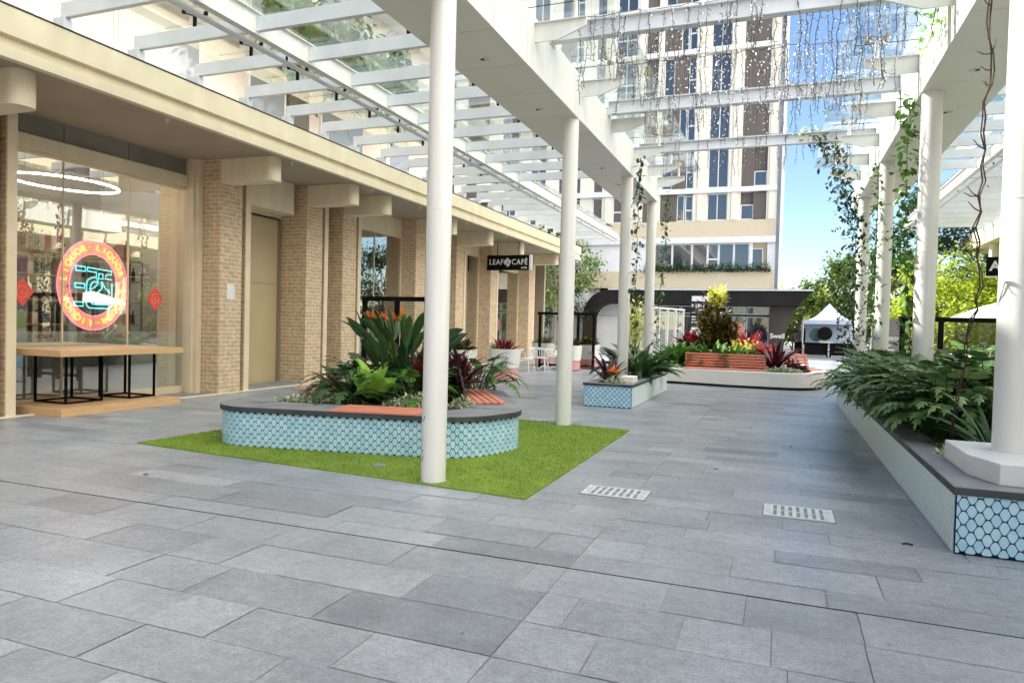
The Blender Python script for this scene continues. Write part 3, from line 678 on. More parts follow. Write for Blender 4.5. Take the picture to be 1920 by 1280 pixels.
for z in FT: MB().box(-34, XR+.03, T-.02, T+.6, z+.002, z+.325).build('slab', M_twhite, tw)
bays = [(-2.64, -1.07, 'L'), (-4.77, -3.48, 'W2'), (-7.85, -5.70, 'M'), (-9.05, -8.28, 'L1'), (-11.14, -9.74, 'W4'), (-12.6, -11.9, 'W1'), (-15.2, -13.5, 'M'), (-17.3, -16.1, 'W2'), (-19.6, -18.2, 'W4'), (-22.4, -20.6, 'L'), (-25, -23.4, 'W2')]
def twin(x0, x1, z0, z1, kind, y=T+.28):
    fr = MB(); w_ = .06
    fr.box(x0, x0+w_, y, y+.08, z0, z1); fr.box(x1-w_, x1, y, y+.08, z0, z1); fr.box(x0+w_, x1-w_, y, y+.08, z0, z0+w_); fr.box(x0+w_, x1-w_, y, y+.08, z1-w_, z1)
    xm_ = (x0+x1)/2
    if kind in ('W2', 'W4'): fr.box(xm_-.03, xm_+.03, y+.005, y+.075, z0+w_, z1-w_)
    if kind in ('W4', 'N'): zm = z0+(z1-z0)*.42; fr.box(x0+w_, x1-w_, y+.007, y+.073, zm-.05, zm+.05)
    f = fr.build('window', M_twhite, tw); MB().box(x0+.03, x1-.03, y+.035, y+.045, z0+.03, z1-.03).build('pane', M_gwin, f)
def louvre(x0, x1, z0, z1, y=T+.2):
    mb = MB(); n = max(3, int((x1-x0)/.11))
    for k in range(n): q = x0+(x1-x0)*k/n; mb.box(q, q+(x1-x0)/n*.78, y, y+.05, z0+.03, z1-.03)
    mb.box(x0, x1, y+.051, y+.07, z0, z1); mb.build('louvre', M_louv, tw)
for fi, (z0, z1) in enumerate(zip(FL, FT)):
    xs = XR
    for bi, (x0, x1, kd) in enumerate(bays):
        if bi > 7 and fi > 5: continue
        MB().box(x1+.01, xs, T+.12, T+.45, z0+.002, z1).build('pilaster', M_tpil, tw)
        if bi < 6: MB().box((x1+xs)/2-.16, (x1+xs)/2+.16, T+.05, T+.118, z0+.004, z1-.01).build('rib', M_tpil, tw)
        xs = x0-.01
        flip = (fi+bi) % 2
        if kd in ('W2', 'W4', 'W1'): twin(x0, x1, z0+.03, z1-.03, kd)
        elif kd == 'L1': louvre(x0, x1, z0+.03, z1-.05)
        elif kd == 'L':
            if fi < 2: 
                xa = x0 if fi == 1 else (x0+x1)/2; louvre(xa, xa+(x1-x0)/2, z0+.03, z1-.05)
                xo = x0 if fi == 0 else (x0+x1)/2
                twin(xo, xo+(x1-x0)/2, z0+.03, z0+1.0, 'W1')
            else: louvre(x0, x1, z0+.03, z1-.05)
        else:
            a_, b_ = x0+.02, x0+.72
            if flip: louvre(x0+.74, x1-.55, z0+.03, z1-.05); twin(a_, b_, z0+.03, z1-.05, 'W1')
            else: louvre(a_, b_+.35, z0+.03, z1-.05); twin(x0+1.1, x1-.55, z0+.03, z1-.05, 'W1')
            twin(x1-.5, x1, z0+.03, z1-.1, 'N')
# level one
MB().box(-34, -8.2, T+.12, T+.45, 5.45, 7.3).build('wall', M_twhite, tw)
MB().box(-10.4, -9.6, T+.10, T+.118, 6.9, 7.15).build('vent', M_grey, tw)
x = -8.15
for wv in (1.2, 1.3, 1.0, .7, .95, .95):
    twin(x, x+wv, 5.5, 7.28, 'N' if wv == .7 else 'W1', T+.15); x += wv+.01
MB().box(x, x+.2, T+.1, T+.4, 5.45, 7.3).build('pilaster', M_twhite, tw)
MB().box(-3.0, -.9, T+.40, T+.45, 5.45, 7.3).build('balcony_wall', M_tower, tw); twin(-2.6, -1.15, 5.5, 6.95, 'W2', T+.3)
MB().box(-.9, XR, T+.12, T+.5, 5.45, 7.3).build('pilaster', M_twhite, tw)
# ground floor: black curved canopy, shopfront
def arc(cx, cz, r, a0, a1, n=12): return [(cx+r*math.cos(R(a0+(a1-a0)*k/n)), cz+r*math.sin(R(a0+(a1-a0)*k/n))) for k in range(n+1)]
M_canopy = mat('black_canopy', (.010, .009, .009), .5, (.02, .018, .016), .6, spec=.2)
out = arc(-10.9, 2.3, 1.85, 180, 90)+arc(-10.9, 2.05, 1.15, 90, 180)
poly = [(-12.75, 0)]+out+[(-12.05, 0)]
MB().prism_y(poly[::-1], T-1.0, T+.3).build('canopy_arch', M_canopy, tw)
MB().box(-10.9, 1.0, T-1.0, T+.3, 3.2, 4.12).build('canopy', M_canopy, tw)
MB().box(-11, 1.85, T-1.1, T+.4, 4.121, 4.22).build('canopy_edge', M_steel, tw)
tip = [(1.0, 4.12), (1.88, 4.12), (1.45, 3.5), (.95, 2.8), (.55, 2.1), (.36, 1.4), (.28, .6), (.25, 0), (-.6, 0), (-.6, 3.2), (1.0, 3.2)]
MB().prism_y([(1.001, 4.119), (1.9, 4.119), (1.32, 3.52), (1.001, 3.08)][::-1], T-.99, T+.29).build('canopy_tip', M_canopy, tw)
M_canop2 = mat('brown_wall', (.045, .038, .033), .6, (.065, .055, .048), 1, spec=.2)
MB().prism_y([(-.6, 0), (-.6, 3.19), (1.0, 3.19), (1.0, 3.06), (.72, 2.55), (.48, 1.9), (.34, 1.2), (.27, .6), (.25, 0)], T-.6, T+.3).build('canopy_wall', M_canop2, tw)
text('wall_lettering', 'Swell', .42, face_cam(-.12, T-.61, 1.28), M_twhite, tw, .02, .01)
MB().box(-34, -12.76, T+.1, T+.5, 0, 4.3).build('wall', M_twhite, tw)
MB().box(-12.04, -7.9, T+.2, T+.4, 0, 4.1).build('wall', M_twhite, tw)
MB().box(-12.0, -9.0, T+.18, T+.198, 2.38, 2.41).build('door_seam', M_grey, tw)
text('wall_lettering', '<K XD', .34, face_cam(-9.8, T+.19, .95), M_grey, tw, .01)
for (x0, x1) in ((-7.85, -6.3), (-6.25, -4.8), (-4.75, -3.3), (-3.25, -2.1), (-2.05, -.65)):
    twin(x0, x1, .1, 2.5, 'W1', T+.3); twin(x0, x1, 2.62, 3.15, 'W1', T+.3)
MB().box(-7.9, -.62, T+.6, T+.8, 0, 4.2).build('shop_back', M_canop2, tw)
mb = MB(); mb.tube([(-2.75, T+.22, 1.55), (-2.75, T+.18, 1.55)], .62, 36); mb.build('round_sign', mat('salmon_disc', (.75, .32, .2), .5), tw)
MB().box(-34, -12, T+.5, T+14, 0, 4.3).build('base', M_twhite, tw)
MB().box(-12, -.7, T+.9, T+14, 0, 4.3).build('base', M_canop2, tw)
# low block in the left gap
lw = thing('low_building', 'low pale building with a dark opening seen past the end of the tan shops', 'building', (-16, 54, 0))
MB().box(-26, -13.4, 54, 62, 0, 2.0).build('wall', M_twhite, lw)
MB().box(-26, -13.4, 53.6, 62, 3.4, 4.4).build('upper_wall', M_conc, lw); MB().box(-26, -13.4, 54.6, 62, 2.0, 3.4).build('opening', M_dark, lw)
for x in (-24, -21, -18.5, -16, -14): MB().box(x, x+.3, 53.8, 54.5, 2.0, 3.4).build('pier', M_twhite, lw)
MB().box(-26, -13.4, 53.6, 62, 5.6, 6.6).build('roof_band', M_conc, lw); MB().box(-26, -13.4, 54.4, 62, 4.4, 5.6).build('glazing', M_gwin, lw)
# ---------------------------------------------------------------- plants
def prof(kind, t):
    if kind == 'paddle': return max(0, math.sin(math.pi*min(1, t*.93+.07)**.8))**.75 if t > .28 else .07
    if kind == 'oval': return max(0, math.sin(math.pi*(t*.97+.03)))**.7
    if kind == 'lance': return max(0, math.sin(math.pi*(t*.95+.05)**.75))
    if kind == 'strap': return min(1, t*6+.5)*(1-t**4)
    if kind == 'wave': return max(0, math.sin(math.pi*(t*.95+.05)**.8))**.6*(1+.12*math.sin(t*34))
    return 1
def leaf(mb, p, az, el, L, W, droop=1.0, kind='lance', n=6, fold=.25, tone=None, roll=0):
    p = Vector(p); tn = rnd.random() if tone is None else min(1, max(0, tone+rnd.uniform(-.2, .2)))
    vs = []; ds = L/n; e = el; side0 = Vector((-math.sin(az), math.cos(az), 0))
    for i in range(n+1):
        t = i/n; wd = W*.5*prof(kind, t); d = Vector((math.cos(az)*math.cos(e), math.sin(az)*math.cos(e), math.sin(e)))
        nrm_ = side0.cross(d); sd_ = side0*math.cos(roll)+nrm_*math.sin(roll); nn = d.cross(sd_)
        vs += [p+sd_*wd-nn*abs(wd)*fold*-1, p, p-sd_*wd+nn*abs(wd)*fold]; p = p+d*ds; e -= droop/n*(.5+t)
    fs = []
    for i in range(n): o = i*3; fs += [(o, o+1, o+4, o+3), (o+1, o+2, o+5, o+4)]
    mb.add(vs, fs, tn); return p
def lobed(mb, st, p, az, el, stem, L, W, droop=.8):   # deeply lobed leaf on a long stalk
    p = Vector(p); e = el; pts = [p.copy()]
    for i in range(4): d = Vector((math.cos(az)*math.cos(e), math.sin(az)*math.cos(e), math.sin(e))); p = p+d*stem/4; e -= .12; pts.append(p.copy())
    st.tube(pts, .006, 4, False, .6); tn = rnd.random(); side = Vector((-math.sin(az), math.cos(az), 0)); n = 4; mid = []; e -= .30
    for i in range(n+1):
        d = Vector((math.cos(az)*math.cos(e), math.sin(az)*math.cos(e), math.sin(e))); mid.append((p.copy(), d)); p = p+d*L/n; e -= droop/n
    for i in range(n):
        (a_, d), (b_, _) = mid[i], mid[i+1]; t = (i+.5)/n; wl = W*.5*(1-.75*t)*(1 if i else .8)
        for s in (1, -1):
            sw = (side*s+d*(.25+.7*t)).normalized(); up_ = side.cross(d)*(1); dn = Vector((0, 0, -.16*wl))
            c1 = a_+sw*wl*.62-d*.10*L/n; c2 = b_+sw*wl*.66-d*.12*L/n; tip_ = (a_+b_)/2+sw*wl+dn
            mb.add([a_, b_, c2+dn*.3, tip_, c1+dn*.3], [(0, 1, 2, 3, 4)] if s > 0 else [(4, 3, 2, 1, 0)], tn)
    (a_, d) = mid[-1]; mb.add([a_-side*.02, a_+side*.02, a_+d*L/n*1.3], [(0, 1, 2)], tn)
def rosette(mb, c, n, L, W, kind, el=(20, 80), droop=1.0, rad=.04, seg=6, tone=None, azr=(0, 360), fold=.25):
    for k in range(n):
        az = R(rnd.uniform(*azr)); e = R(rnd.uniform(*el)); l_ = L*rnd.uniform(.7, 1.1)
        leaf(mb, (c[0]+math.cos(az)*rad*rnd.random(), c[1]+math.sin(az)*rad*rnd.random(), c[2]), az, e, l_, W*rnd.uniform(.8, 1.15), droop*rnd.uniform(.6, 1.3), kind, seg, fold, tone, rnd.uniform(-.5, .5))
FLS = []
def plant(name, label, cat, c, build, m, group=None):
    t = thing(name, label, cat, c, group); mb = MB(); st = MB(); fl = MB(); FLS.clear(); build(mb, st, fl, c)
    mb.build('foliage', m, t)
    if st.v: st.build('stem', L_dark, t)
    if fl.v: fl.build('flower', M_orange, t)
    for f_ in FLS: f_.build('flower', M_orange, t)
    return t
def bird_of_paradise(h, n, nf, spread=.3):
    def f(mb, st, fl, c):
        for k in range(n):
            az = R(rnd.uniform(0, 360)); r_ = rnd.uniform(.02, spread*.6); p = Vector((c[0]+math.cos(az)*r_, c[1]+math.sin(az)*r_, c[2])); hh = h*rnd.uniform(.35, .78)
            q = p+Vector((math.cos(az)*spread*rnd.uniform(.2, 1), math.sin(az)*spread*rnd.uniform(.2, 1), hh)); st.tube([p, (p+q)/2+Vector((0, 0, .03)), q], .010, 5, False)
            leaf(mb, q, az+rnd.uniform(-.4, .4), R(rnd.uniform(35, 85)), h*.42*rnd.uniform(.8, 1.1), .145*rnd.uniform(.8, 1.2), rnd.uniform(.1, .7), 'oval', 7, .4, None, rnd.uniform(-1.2, 1.2))
        for k in range(nf):
            az = R(rnd.uniform(150, 330)); p = Vector(c); q = p+Vector((rnd.uniform(-.6, .45)*spread, -spread*rnd.uniform(.75, 1.05), h*rnd.uniform(.5, 1.02))); st.tube([p, q], .010, 5, False)
            leaf(st, q, az, R(5), .17, .035, -.2, 'lance', 4, .8)
            fl = MB(); FLS.append(fl)
            for j in range(7): leaf(fl, q+Vector((math.cos(az), math.sin(az), 0))*.03*j*.5, az+rnd.uniform(-.5, .5), R(rnd.uniform(35, 100)), rnd.uniform(.11, .17), .045, rnd.uniform(-.3, .4), 'lance', 3, .3)
    return f
def lobed_mound(n, stem, L, W, spread, el=(25, 85)):
    def f(mb, st, fl, c):
        for k in range(n):
            az = R(rnd.uniform(0, 360)); r_ = spread*math.sqrt(rnd.random())*.5
            lobed(mb, st, (c[0]+math.cos(az)*r_, c[1]+math.sin(az)*r_, c[2]), az+rnd.uniform(-.4, .4), R(rnd.uniform(*el)), stem*rnd.uniform(.6, 1.15), L*rnd.uniform(.8, 1.15), W*rnd.uniform(.85, 1.15), rnd.uniform(.5, 1.3))
    return f
def ros(*a_, **k_): return lambda mb, st, fl, c: rosette(mb, c, *a_, **k_)
def cover(rx, ry, h, n, size=.05, ang=0):     # low carpet of small leaves
    def f(mb, st, fl, c):
        for k in range(n):
            a_ = rnd.uniform(0, 6.28); q = math.sqrt(rnd.random()); x, y = math.cos(a_)*rx*q, math.sin(a_)*ry*q
            xx, yy = x*math.cos(ang)-y*math.sin(ang), x*math.sin(ang)+y*math.cos(ang)
            leaf(mb, (c[0]+xx, c[1]+yy, c[2]+rnd.uniform(0, h)*(1.1-q)), rnd.uniform(0, 6.28), R(rnd.uniform(-10, 70)), size*rnd.uniform(.7, 1.4), size*.55, .6, 'oval', 3, .2)
    return f
def bush(rx, ry, rz, n, size, kind='oval', hole=.55, wr=.5):
    def f(mb, st, fl, c):
        cl = [(rnd.uniform(-1, 1)*rx*.75, rnd.uniform(-1, 1)*ry*.75, rnd.uniform(.1, 1.9)*rz) for _ in range(14)]
        for (x, y, z) in cl: st.tube([(c[0], c[1], c[2]), (c[0]+x*.4, c[1]+y*.4, c[2]+z*.6), (c[0]+x, c[1]+y, c[2]+z)], .008, 4, False)
        for k in range(n):
            x0_, y0_, z0_ = cl[k % 14]; p = Vector((rnd.gauss(0, .30)*rx, rnd.gauss(0, .30)*ry, rnd.gauss(0, .25)*rz))
            az = math.atan2(y0_+p.y, x0_+p.x)+rnd.uniform(-1, 1)
            leaf(mb, (c[0]+x0_+p.x, c[1]+y0_+p.y, max(c[2], c[2]+z0_+p.z)), az, R(rnd.uniform(0, 75)), size*rnd.uniform(.7, 1.3), size*wr*rnd.uniform(.7, 1.2), rnd.uniform(.3, 1.2), kind, 4, .25)
    return f
ZA = .47
plant('bird_of_paradise', 'tall dark bird of paradise with orange flowers behind the lime leaves on the lawn planter', 'plant', (-5.15, 9.05, ZA), bird_of_paradise(1.18, 52, 7, .45), L_dark)
plant('birds_nest_fern', 'lime green rosette with broad wavy leaves in the front of the lawn planter', 'plant', (-5.15, 8.25, ZA+.08), ros(24, .56, .26, 'wave', el=(25, 85), droop=.7, seg=8, tone=.75), L_lime)
plant('lobed_plant', 'dark lobed-leaf plant under the lime rosette at left', 'plant', (-5.55, 8.35, ZA), lobed_mound(46, .38, .34, .3, .5), L_dark)
plant('lobed_plant', 'mid green lobed-leaf plant right of the lime rosette, left of the near column', 'plant', (-4.7, 8.55, ZA), lobed_mound(50, .42, .34, .32, .5), L_mid)
plant('lobed_plant', 'dark lobed leaves at the back left of the lawn planter plants', 'plant', (-5.75, 9.1, ZA), lobed_mound(70, .55, .34, .34, .6), L_dark)
plant('ti_plant', 'dense dark foliage between the bird of paradise and the near column', 'plant', (-5.0, 9.35, ZA+.1), ros(90, .75, .13, 'lance', el=(5, 88), droop=.9, rad=.5), L_dark)
plant('fern', 'dark fine fern low in the middle of the lawn planter under the lime rosette', 'plant', (-5.2, 8.3, ZA), ros(70, .45, .06, 'lance', el=(-5, 60), droop=.9, rad=.45), L_dark)
plant('cordyline', 'dark purple spiky cordyline leaning left at the edge of the lawn planter plants', 'plant', (-5.75, 8.55, ZA), ros(22, .85, .05, 'strap', el=(15, 70), droop=.5), L_purp)
plant('cordyline', 'red topped cordyline behind the near column on the lawn planter', 'plant', (-4.75, 9.25, ZA+.25), ros(34, .75, .08, 'strap', el=(25, 88), droop=.6), L_red)
plant('cordyline', 'dark purple cordyline drooping over the dark bench back', 'plant', (-4.4, 9.45, ZA+.2), ros(44, .65, .07, 'strap', el=(15, 85), droop=1.2), L_purp)
plant('trailing_fern', 'green lobed plant spilling over the rear bench towards the white pots', 'plant', (-4.45, 10.15, ZA+.1), lobed_mound(60, .5, .26, .26, .4, (25, 85)), L_mid)
plant('ground_cover', 'white variegated ground cover at the left foot of the lawn planter plants', 'plant', (-5.85, 8.0, ZA), cover(.62, .3, .16, 900, ang=.3), L_var)
plant('ground_cover', 'white variegated ground cover just left of the near column', 'plant', (-4.45, 8.12, ZA), cover(.45, .22, .2, 700, ang=.2), L_var)
plant('ground_cover', 'white variegated ground cover between the near column and the slatted bench seat', 'plant', (-3.92, 8.5, ZA), cover(.2, .25, .18, 320), L_var)
ZB = .46
plant('bromeliad', 'dark bromeliad with an orange flower at the near end of the low planter', 'plant', (-3.3, 14.3, ZB), ros(26, .75, .06, 'strap', el=(30, 80), droop=.7), L_purp)
def oflow(mb, st, fl, c):
    rosette(mb, c, 10, .4, .05, 'strap', el=(30, 80)); rosette(fl, (c[0], c[1], c[2]+.2), 16, .2, .05, 'lance', el=(10, 85))
plant('bromeliad', 'small plant with orange bracts in front of the second planter column', 'plant', (-3.15, 14.15, ZB), oflow, L_dark)
plant('ground_cover', 'cream variegated ground cover in the near end of the low planter', 'plant', (-3.05, 14.05, ZB), cover(.26, .22, .2, 420), L_var)
plant('peace_lily', 'glossy dark green arching broad-leaf plant filling the low planter', 'plant', (-3.1, 16.0, ZB), ros(80, 1.0, .2, 'lance', el=(15, 80), droop=1.5, rad=.4), L_dark)
plant('peace_lily', 'glossy green broad-leaf plant at the far end of the low planter', 'plant', (-3.05, 17.2, ZB), ros(50, .8, .17, 'lance', el=(15, 80), droop=1.4, rad=.3), L_mid)
plant('ground_cover', 'pale variegated ground cover at the far right corner of the low planter', 'plant', (-2.85, 17.6, ZB), cover(.2, .4, .2, 350), L_var)
ZC = .44
plant('cordyline', 'yellow green upright shrub between the third and fourth columns', 'shrub', (-4.35, 22.3, ZC-.3), bush(.35, .3, 1.15, 900, .17, 'lance', wr=.35), L_yel)
plant('ginger_plant', 'broad glossy green leaves at the left end of the white planter', 'plant', (-2.9, 22.0, ZC), ros(90, 1.0, .2, 'lance', el=(20, 85), droop=1.3, rad=.5), L_mid)
plant('ginger_plant', 'broad bright green leaves directly behind the long salmon bench', 'plant', (-1.9, 22.1, ZC), ros(110, .95, .22, 'lance', el=(20, 85), droop=1.3, rad=.6), L_mid)
plant('ginger_plant', 'broad green leaves behind the right half of the long salmon bench', 'plant', (-1.15, 22.3, ZC), ros(80, .85, .2, 'lance', el=(20, 85), droop=1.3, rad=.45), L_mid)
cb = plant('croton_bush', 'tall bronze green croton bush behind the bench', 'shrub', (-1.95, 23.6, ZC), bush(.62, .5, .95, 2600, .19, 'oval', wr=.5), L_croton)
mb = MB(); bush(.2, .2, .3, 260, .2, 'lance', wr=.4)(mb, MB(), MB(), (-1.9, 23.5, ZC+1.85)); mb.build('top_leaves', L_yel, cb)
mb = MB(); cover(.6, .4, .9, 160, .09)(mb, MB(), MB(), (-2.1, 23.3, ZC+.3)); mb.build('pale_leaves', L_var, cb)
plant('cordyline', 'dark red cordyline left of the bronze bush', 'plant', (-2.75, 23.2, ZC+.55), ros(60, .65, .13, 'lance', el=(25, 88), droop=.5), L_red)
plant('cordyline', 'bright pink cordyline right of the bronze bush', 'plant', (-.85, 23.4, ZC+.45), ros(80, .75, .13, 'lance', el=(10, 85), droop=.6, rad=.25), L_pink)
plant('shrub', 'pale yellow green shrub below the pink cordyline', 'shrub', (-.95, 22.6, ZC), bush(.35, .3, .35, 420, .15, 'oval'), L_yel)
plant('giant_bromeliad', 'large dark maroon bromeliad with wide straps right of the bench', 'plant', (-.1, 21.9, ZC), ros(34, 1.05, .12, 'strap', el=(20, 80), droop=.7), L_maroon)
plant('giant_bromeliad', 'purple brown bromeliad behind the right end of the long bench', 'plant', (-.7, 22.2, ZC), ros(30, .85, .1, 'strap', el=(20, 75), droop=.9), L_purp)
plant('ground_cover', 'dark maroon low foliage between the two salmon benches', 'plant', (.35, 22.3, ZC), cover(.5, .5, .35, 700, .1), L_purp)
plant('ground_cover', 'pale green grassy tufts right of the long salmon bench', 'plant', (.15, 21.25, ZC), cover(.5, .3, .16, 700, .07), L_var)
plant('ground_cover', 'whitish ground cover at the left end of the white planter', 'plant', (-3.0, 21.3, ZC), cover(.3, .3, .16, 450, .07), L_var)
plant('shrub', 'mixed green shrub with an orange bloom behind the low planter end', 'shrub', (-3.3, 21.6, ZC), oflow, L_mid)
ZD = .47
for i, (x, y, n, st_, lab) in enumerate([
    (1.85, 8.9, 120, .68, 'nearest mound of dark lobed leaves spilling over the right planter edge'),
    (1.7, 10.0, 120, .75, 'lobed-leaf mound in front of the second right column'),
    (2.35, 9.6, 110, .8, 'dark lobed-leaf mound at the back of the right planter near the big column'),
    (1.65, 11.3, 110, .75, 'lobed-leaf mound just beyond the second right column'),
    (1.65, 12.7, 90, .7, 'lobed-leaf mound before the third right column'),
    (2.5, 11.5, 90, .85, 'lobed-leaf mound deep in the right planter behind the second column'),
    (2.5, 13.6, 80, .8, 'farther lobed-leaf mound in the shade of the right planter')]):
    plant('lobed_plant', lab, 'plant', (x+.06, y, ZD), lobed_mound(int(n*1.9), st_*1.0, .27, .32, .85, (42, 89)), [L_phil, L_phil, L_dark, L_mid, L_phil, L_mid, L_phil][i], 'lobed-leaf plants along the right planter')
plant('lobed_plant', 'yellow green leafy plant at the far end of the right planter', 'plant', (1.6, 14.6, ZD), lobed_mound(80, .5, .26, .28, .6, (20, 85)), L_lime, 'lobed-leaf plants along the right planter')
plant('strappy_lily', 'arching strappy green plant beside the big right column plinth', 'plant', (1.95, 7.85, ZD), ros(38, .75, .055, 'strap', el=(5, 70), droop=1.0), L_blue)
plant('ground_cover', 'cream and green small-leaf cover at the foot of the big right column', 'plant', (1.65, 7.5, ZD), cover(.25, .2, .16, 300, .06), L_var)
mb = MB()
for k in range(160): leaf(mb, (1.62+rnd.uniform(-.14, .22), 7.9+rnd.uniform(-.5, .5), ZD+.03+rnd.uniform(0, .02)), rnd.uniform(0, 6.3), rnd.uniform(-.1, .4), .07, .03, .3, 'lance', 3)
mb.build('leaf_litter', L_croton, kind='stuff', label='dry brown leaf litter on the right planter soil beside the column plinth', cat='leaves')
# ---------------------------------------------------------------- hanging vines
def vine(label, pts, dens, size=.07, m=None, spread=.08, bare=False):
    t = thing('hanging_vine', label, 'vine', pts[0], 'hanging vines on the pergolas'); st = MB(); mb = MB(); P_ = [Vector(pts[0])]
    for a_, b_ in zip(pts[:-1], pts[1:]):
        a_, b_ = Vector(a_), Vector(b_); n = max(2, int((b_-a_).length/.12))
        for k in range(1, n+1): P_.append(a_.lerp(b_, k/n)+Vector((rnd.uniform(-.02, .02), rnd.uniform(-.02, .02), 0)))
    st.tube(P_, .007 if bare else .006, 5)
    if bare:
        st.tube([p+Vector((math.sin(i*.9)*.022, math.cos(i*.9)*.02, 0)) for i, p in enumerate(P_)], .006, 5)
        for k in range(22):
            p = rnd.choice(P_); a_ = rnd.uniform(2, 5.2); q = p+Vector((math.cos(a_)*.1, math.sin(a_)*.03, rnd.uniform(.02, .1))); st.tube([p, (p+q)/2+Vector((0, 0, -.015)), q], [.006, .005, .003], 4)
    for p in P_:
        for k in range(int(dens)+(rnd.random() < dens % 1)):
            c_ = p+Vector((rnd.gauss(0, spread), rnd.gauss(0, spread), rnd.gauss(0, .05)))
            leaf(mb, c_, rnd.uniform(0, 6.3), R(rnd.uniform(-80, 40)), size*rnd.uniform(.7, 1.3), size*.6, .4, 'oval', 3)
    st.build('stem', M_vine, t)
    if mb.v: mb.build('leaves', m or L_mid, t)
vine('nearly bare twisted brown vine hanging before the big right column', [(1.50, 6.6, 4.86), (1.49, 6.6, 3.6), (1.47, 6.62, 2.6), (1.55, 6.9, 1.9), (1.62, 7.6, 1.45), (1.62, 8.0, .6)], .12, .06, L_dark, .04, True)
vine('green leafy vine tumbling over the right beam at the top of the picture', [(1.66, 8.3, 5.75), (1.62, 8.9, 5.5), (1.58, 9.4, 5.35), (1.62, 10.1, 5.2)], 10, .07, L_lime, .1)
vine('leafy vine hanging on the left of the second right column', [(1.62, 11.3, 4.9), (1.60, 11.2, 4.2), (1.56, 11.0, 3.4), (1.60, 11.0, 2.6), (1.68, 11.05, 1.7), (1.7, 11.0, 1.1)], 11, .12, L_mid, .075)
vine('long dark vine sweeping down from the farthest cross beam past the far right columns', [(.55, 15.8, 5.62), (.95, 16.0, 5.35), (1.15, 16.4, 4.7), (1.30, 16.9, 4.35), (1.52, 17.4, 3.7), (1.5, 17.5, 2.9), (1.45, 17.5, 2.0), (1.5, 17.3, 1.2)], 22, .11, L_dark, .14)
vine('yellow green vine tip resting on the farthest cross beam', [(.3, 15.75, 5.72), (.5, 15.8, 5.76), (.85, 15.85, 5.55)], 10, .07, L_yel, .06)
vine('vine in front of the third right column', [(1.66, 14.95, 4.8), (1.66, 14.9, 3.5), (1.62, 14.9, 2.4), (1.6, 14.9, 1.2)], 7, .1, L_mid, .07)
vine('thin dark vine hanging beside the third left column', [(-2.88, 14.9, 5.2), (-2.88, 14.9, 4.2), (-2.9, 14.9, 3.6), (-2.9, 14.9, 2.7), (-2.88, 15.0, 1.6), (-2.95, 15.1, .7)], 4.5, .12, L_dark, .05)
vine('sparse vine hanging on the right of the fourth left column', [(-2.75, 17.9, 4.9), (-2.78, 17.9, 3.6), (-2.85, 17.9, 2.4), (-2.9, 17.9, 1.2)], 4, .12, L_mid, .06)
# ---------------------------------------------------------------- trees
def tree(name, label, x, y, h, r_, m, nclump=26, per=260, size=.22, trunk=.14, zlow=.35, cat='tree', group='trees beyond the pergolas', zs=1.0, bare=0):
    t = thing(name, label, cat, (x, y, 0), group); tr = MB(); cr = MB()
    zt = h*zlow; tr.tube([(x, y, 0), (x+.05*h*.2, y, zt), (x, y, h*.62)], [trunk, trunk*.75, trunk*.35], 9)
    for k in range(nclump):
        a_ = rnd.uniform(0, 6.28); zc_ = rnd.uniform(zlow, .95); f_ = math.sin(math.pi*min(1, max(.12, (zc_-zlow*.7)/(1.05-zlow*.7)))**.8)
        q = r_*f_*math.sqrt(rnd.uniform(.15, 1)); c_ = Vector((x+math.cos(a_)*q, y+math.sin(a_)*q, h*zc_))
        b0_ = Vector((x, y, h*rnd.uniform(zlow*.8, .6))); tr.tube([b0_, b0_.lerp(c_, .5)+Vector((0, 0, .05*h)), c_], [trunk*.35, trunk*.2, trunk*.07], 5)
        rr = r_*rnd.uniform(.22, .42)
        for j in range(per):
            v = Vector((rnd.gauss(0, 1), rnd.gauss(0, 1), rnd.gauss(0, 1)*.7*zs)).normalized()*rr*rnd.uniform(.3, 1.05)
            leaf(cr, c_+v, rnd.uniform(0, 6.3), R(rnd.uniform(-60, 50)), size*rnd.uniform(.6, 1.3), size*.6, .5, 'oval', 2, .2)
    tr.build('trunk', M_bark, t); cr.build('crown', m, t)
tree('broadleaf_tree', 'bright yellow green tree behind the black framed screens at right', 5.7, 28.2, 4.4, 2.1, L_bright, 34, 300, .17, .09, .2)
tree('broadleaf_tree', 'second bright green tree to the right, under the cream eave', 8.0, 32, 4.3, 1.9, L_bright, 22, 260, .17, .09, .2)
tree('dark_tree', 'dark green tree rising behind the bright yellow green one', 5.6, 34, 8.0, 2.2, L_con, 30, 300, .22, .16, .2, zs=1.4)
for i, (x, y, h, r_, m, lab) in enumerate([
    (1.6, 68, 5.6, 3.2, L_tree, 'pale olive tree nearest the black canopy tip, far end of the path'),
    (5.2, 64, 8.0, 3.4, L_tree, 'tall olive tree rising behind the white tent'),
    (9.5, 66, 8.6, 3.8, L_tree, 'far olive tree between the right columns'),
    (15, 62, 9.0, 4.2, L_con, 'far dark tree behind the right hand shops'),
    (-1.5, 78, 6.0, 3.5, L_bright, 'far bright tree seen under the black canopy tip'),
    (3.5, 84, 6.2, 3.8, L_bright, 'farthest bright tree behind the tent')]):
    tree('eucalyptus_tree', lab, x, y, h, r_, m, 30, 200, .36, .2, .15)
tree('gum_tree', 'tree with pale bare branches past the end of the tan shops', -12.6, 40, 7.6, 2.6, L_tree, 26, 230, .2, .1, .38)
tree('gum_tree', 'denser green tree behind the pale branched one at left', -14.8, 46, 8.6, 3.0, L_con, 26, 260, .25, .12, .2)
for i, (x, z) in enumerate(()): pass
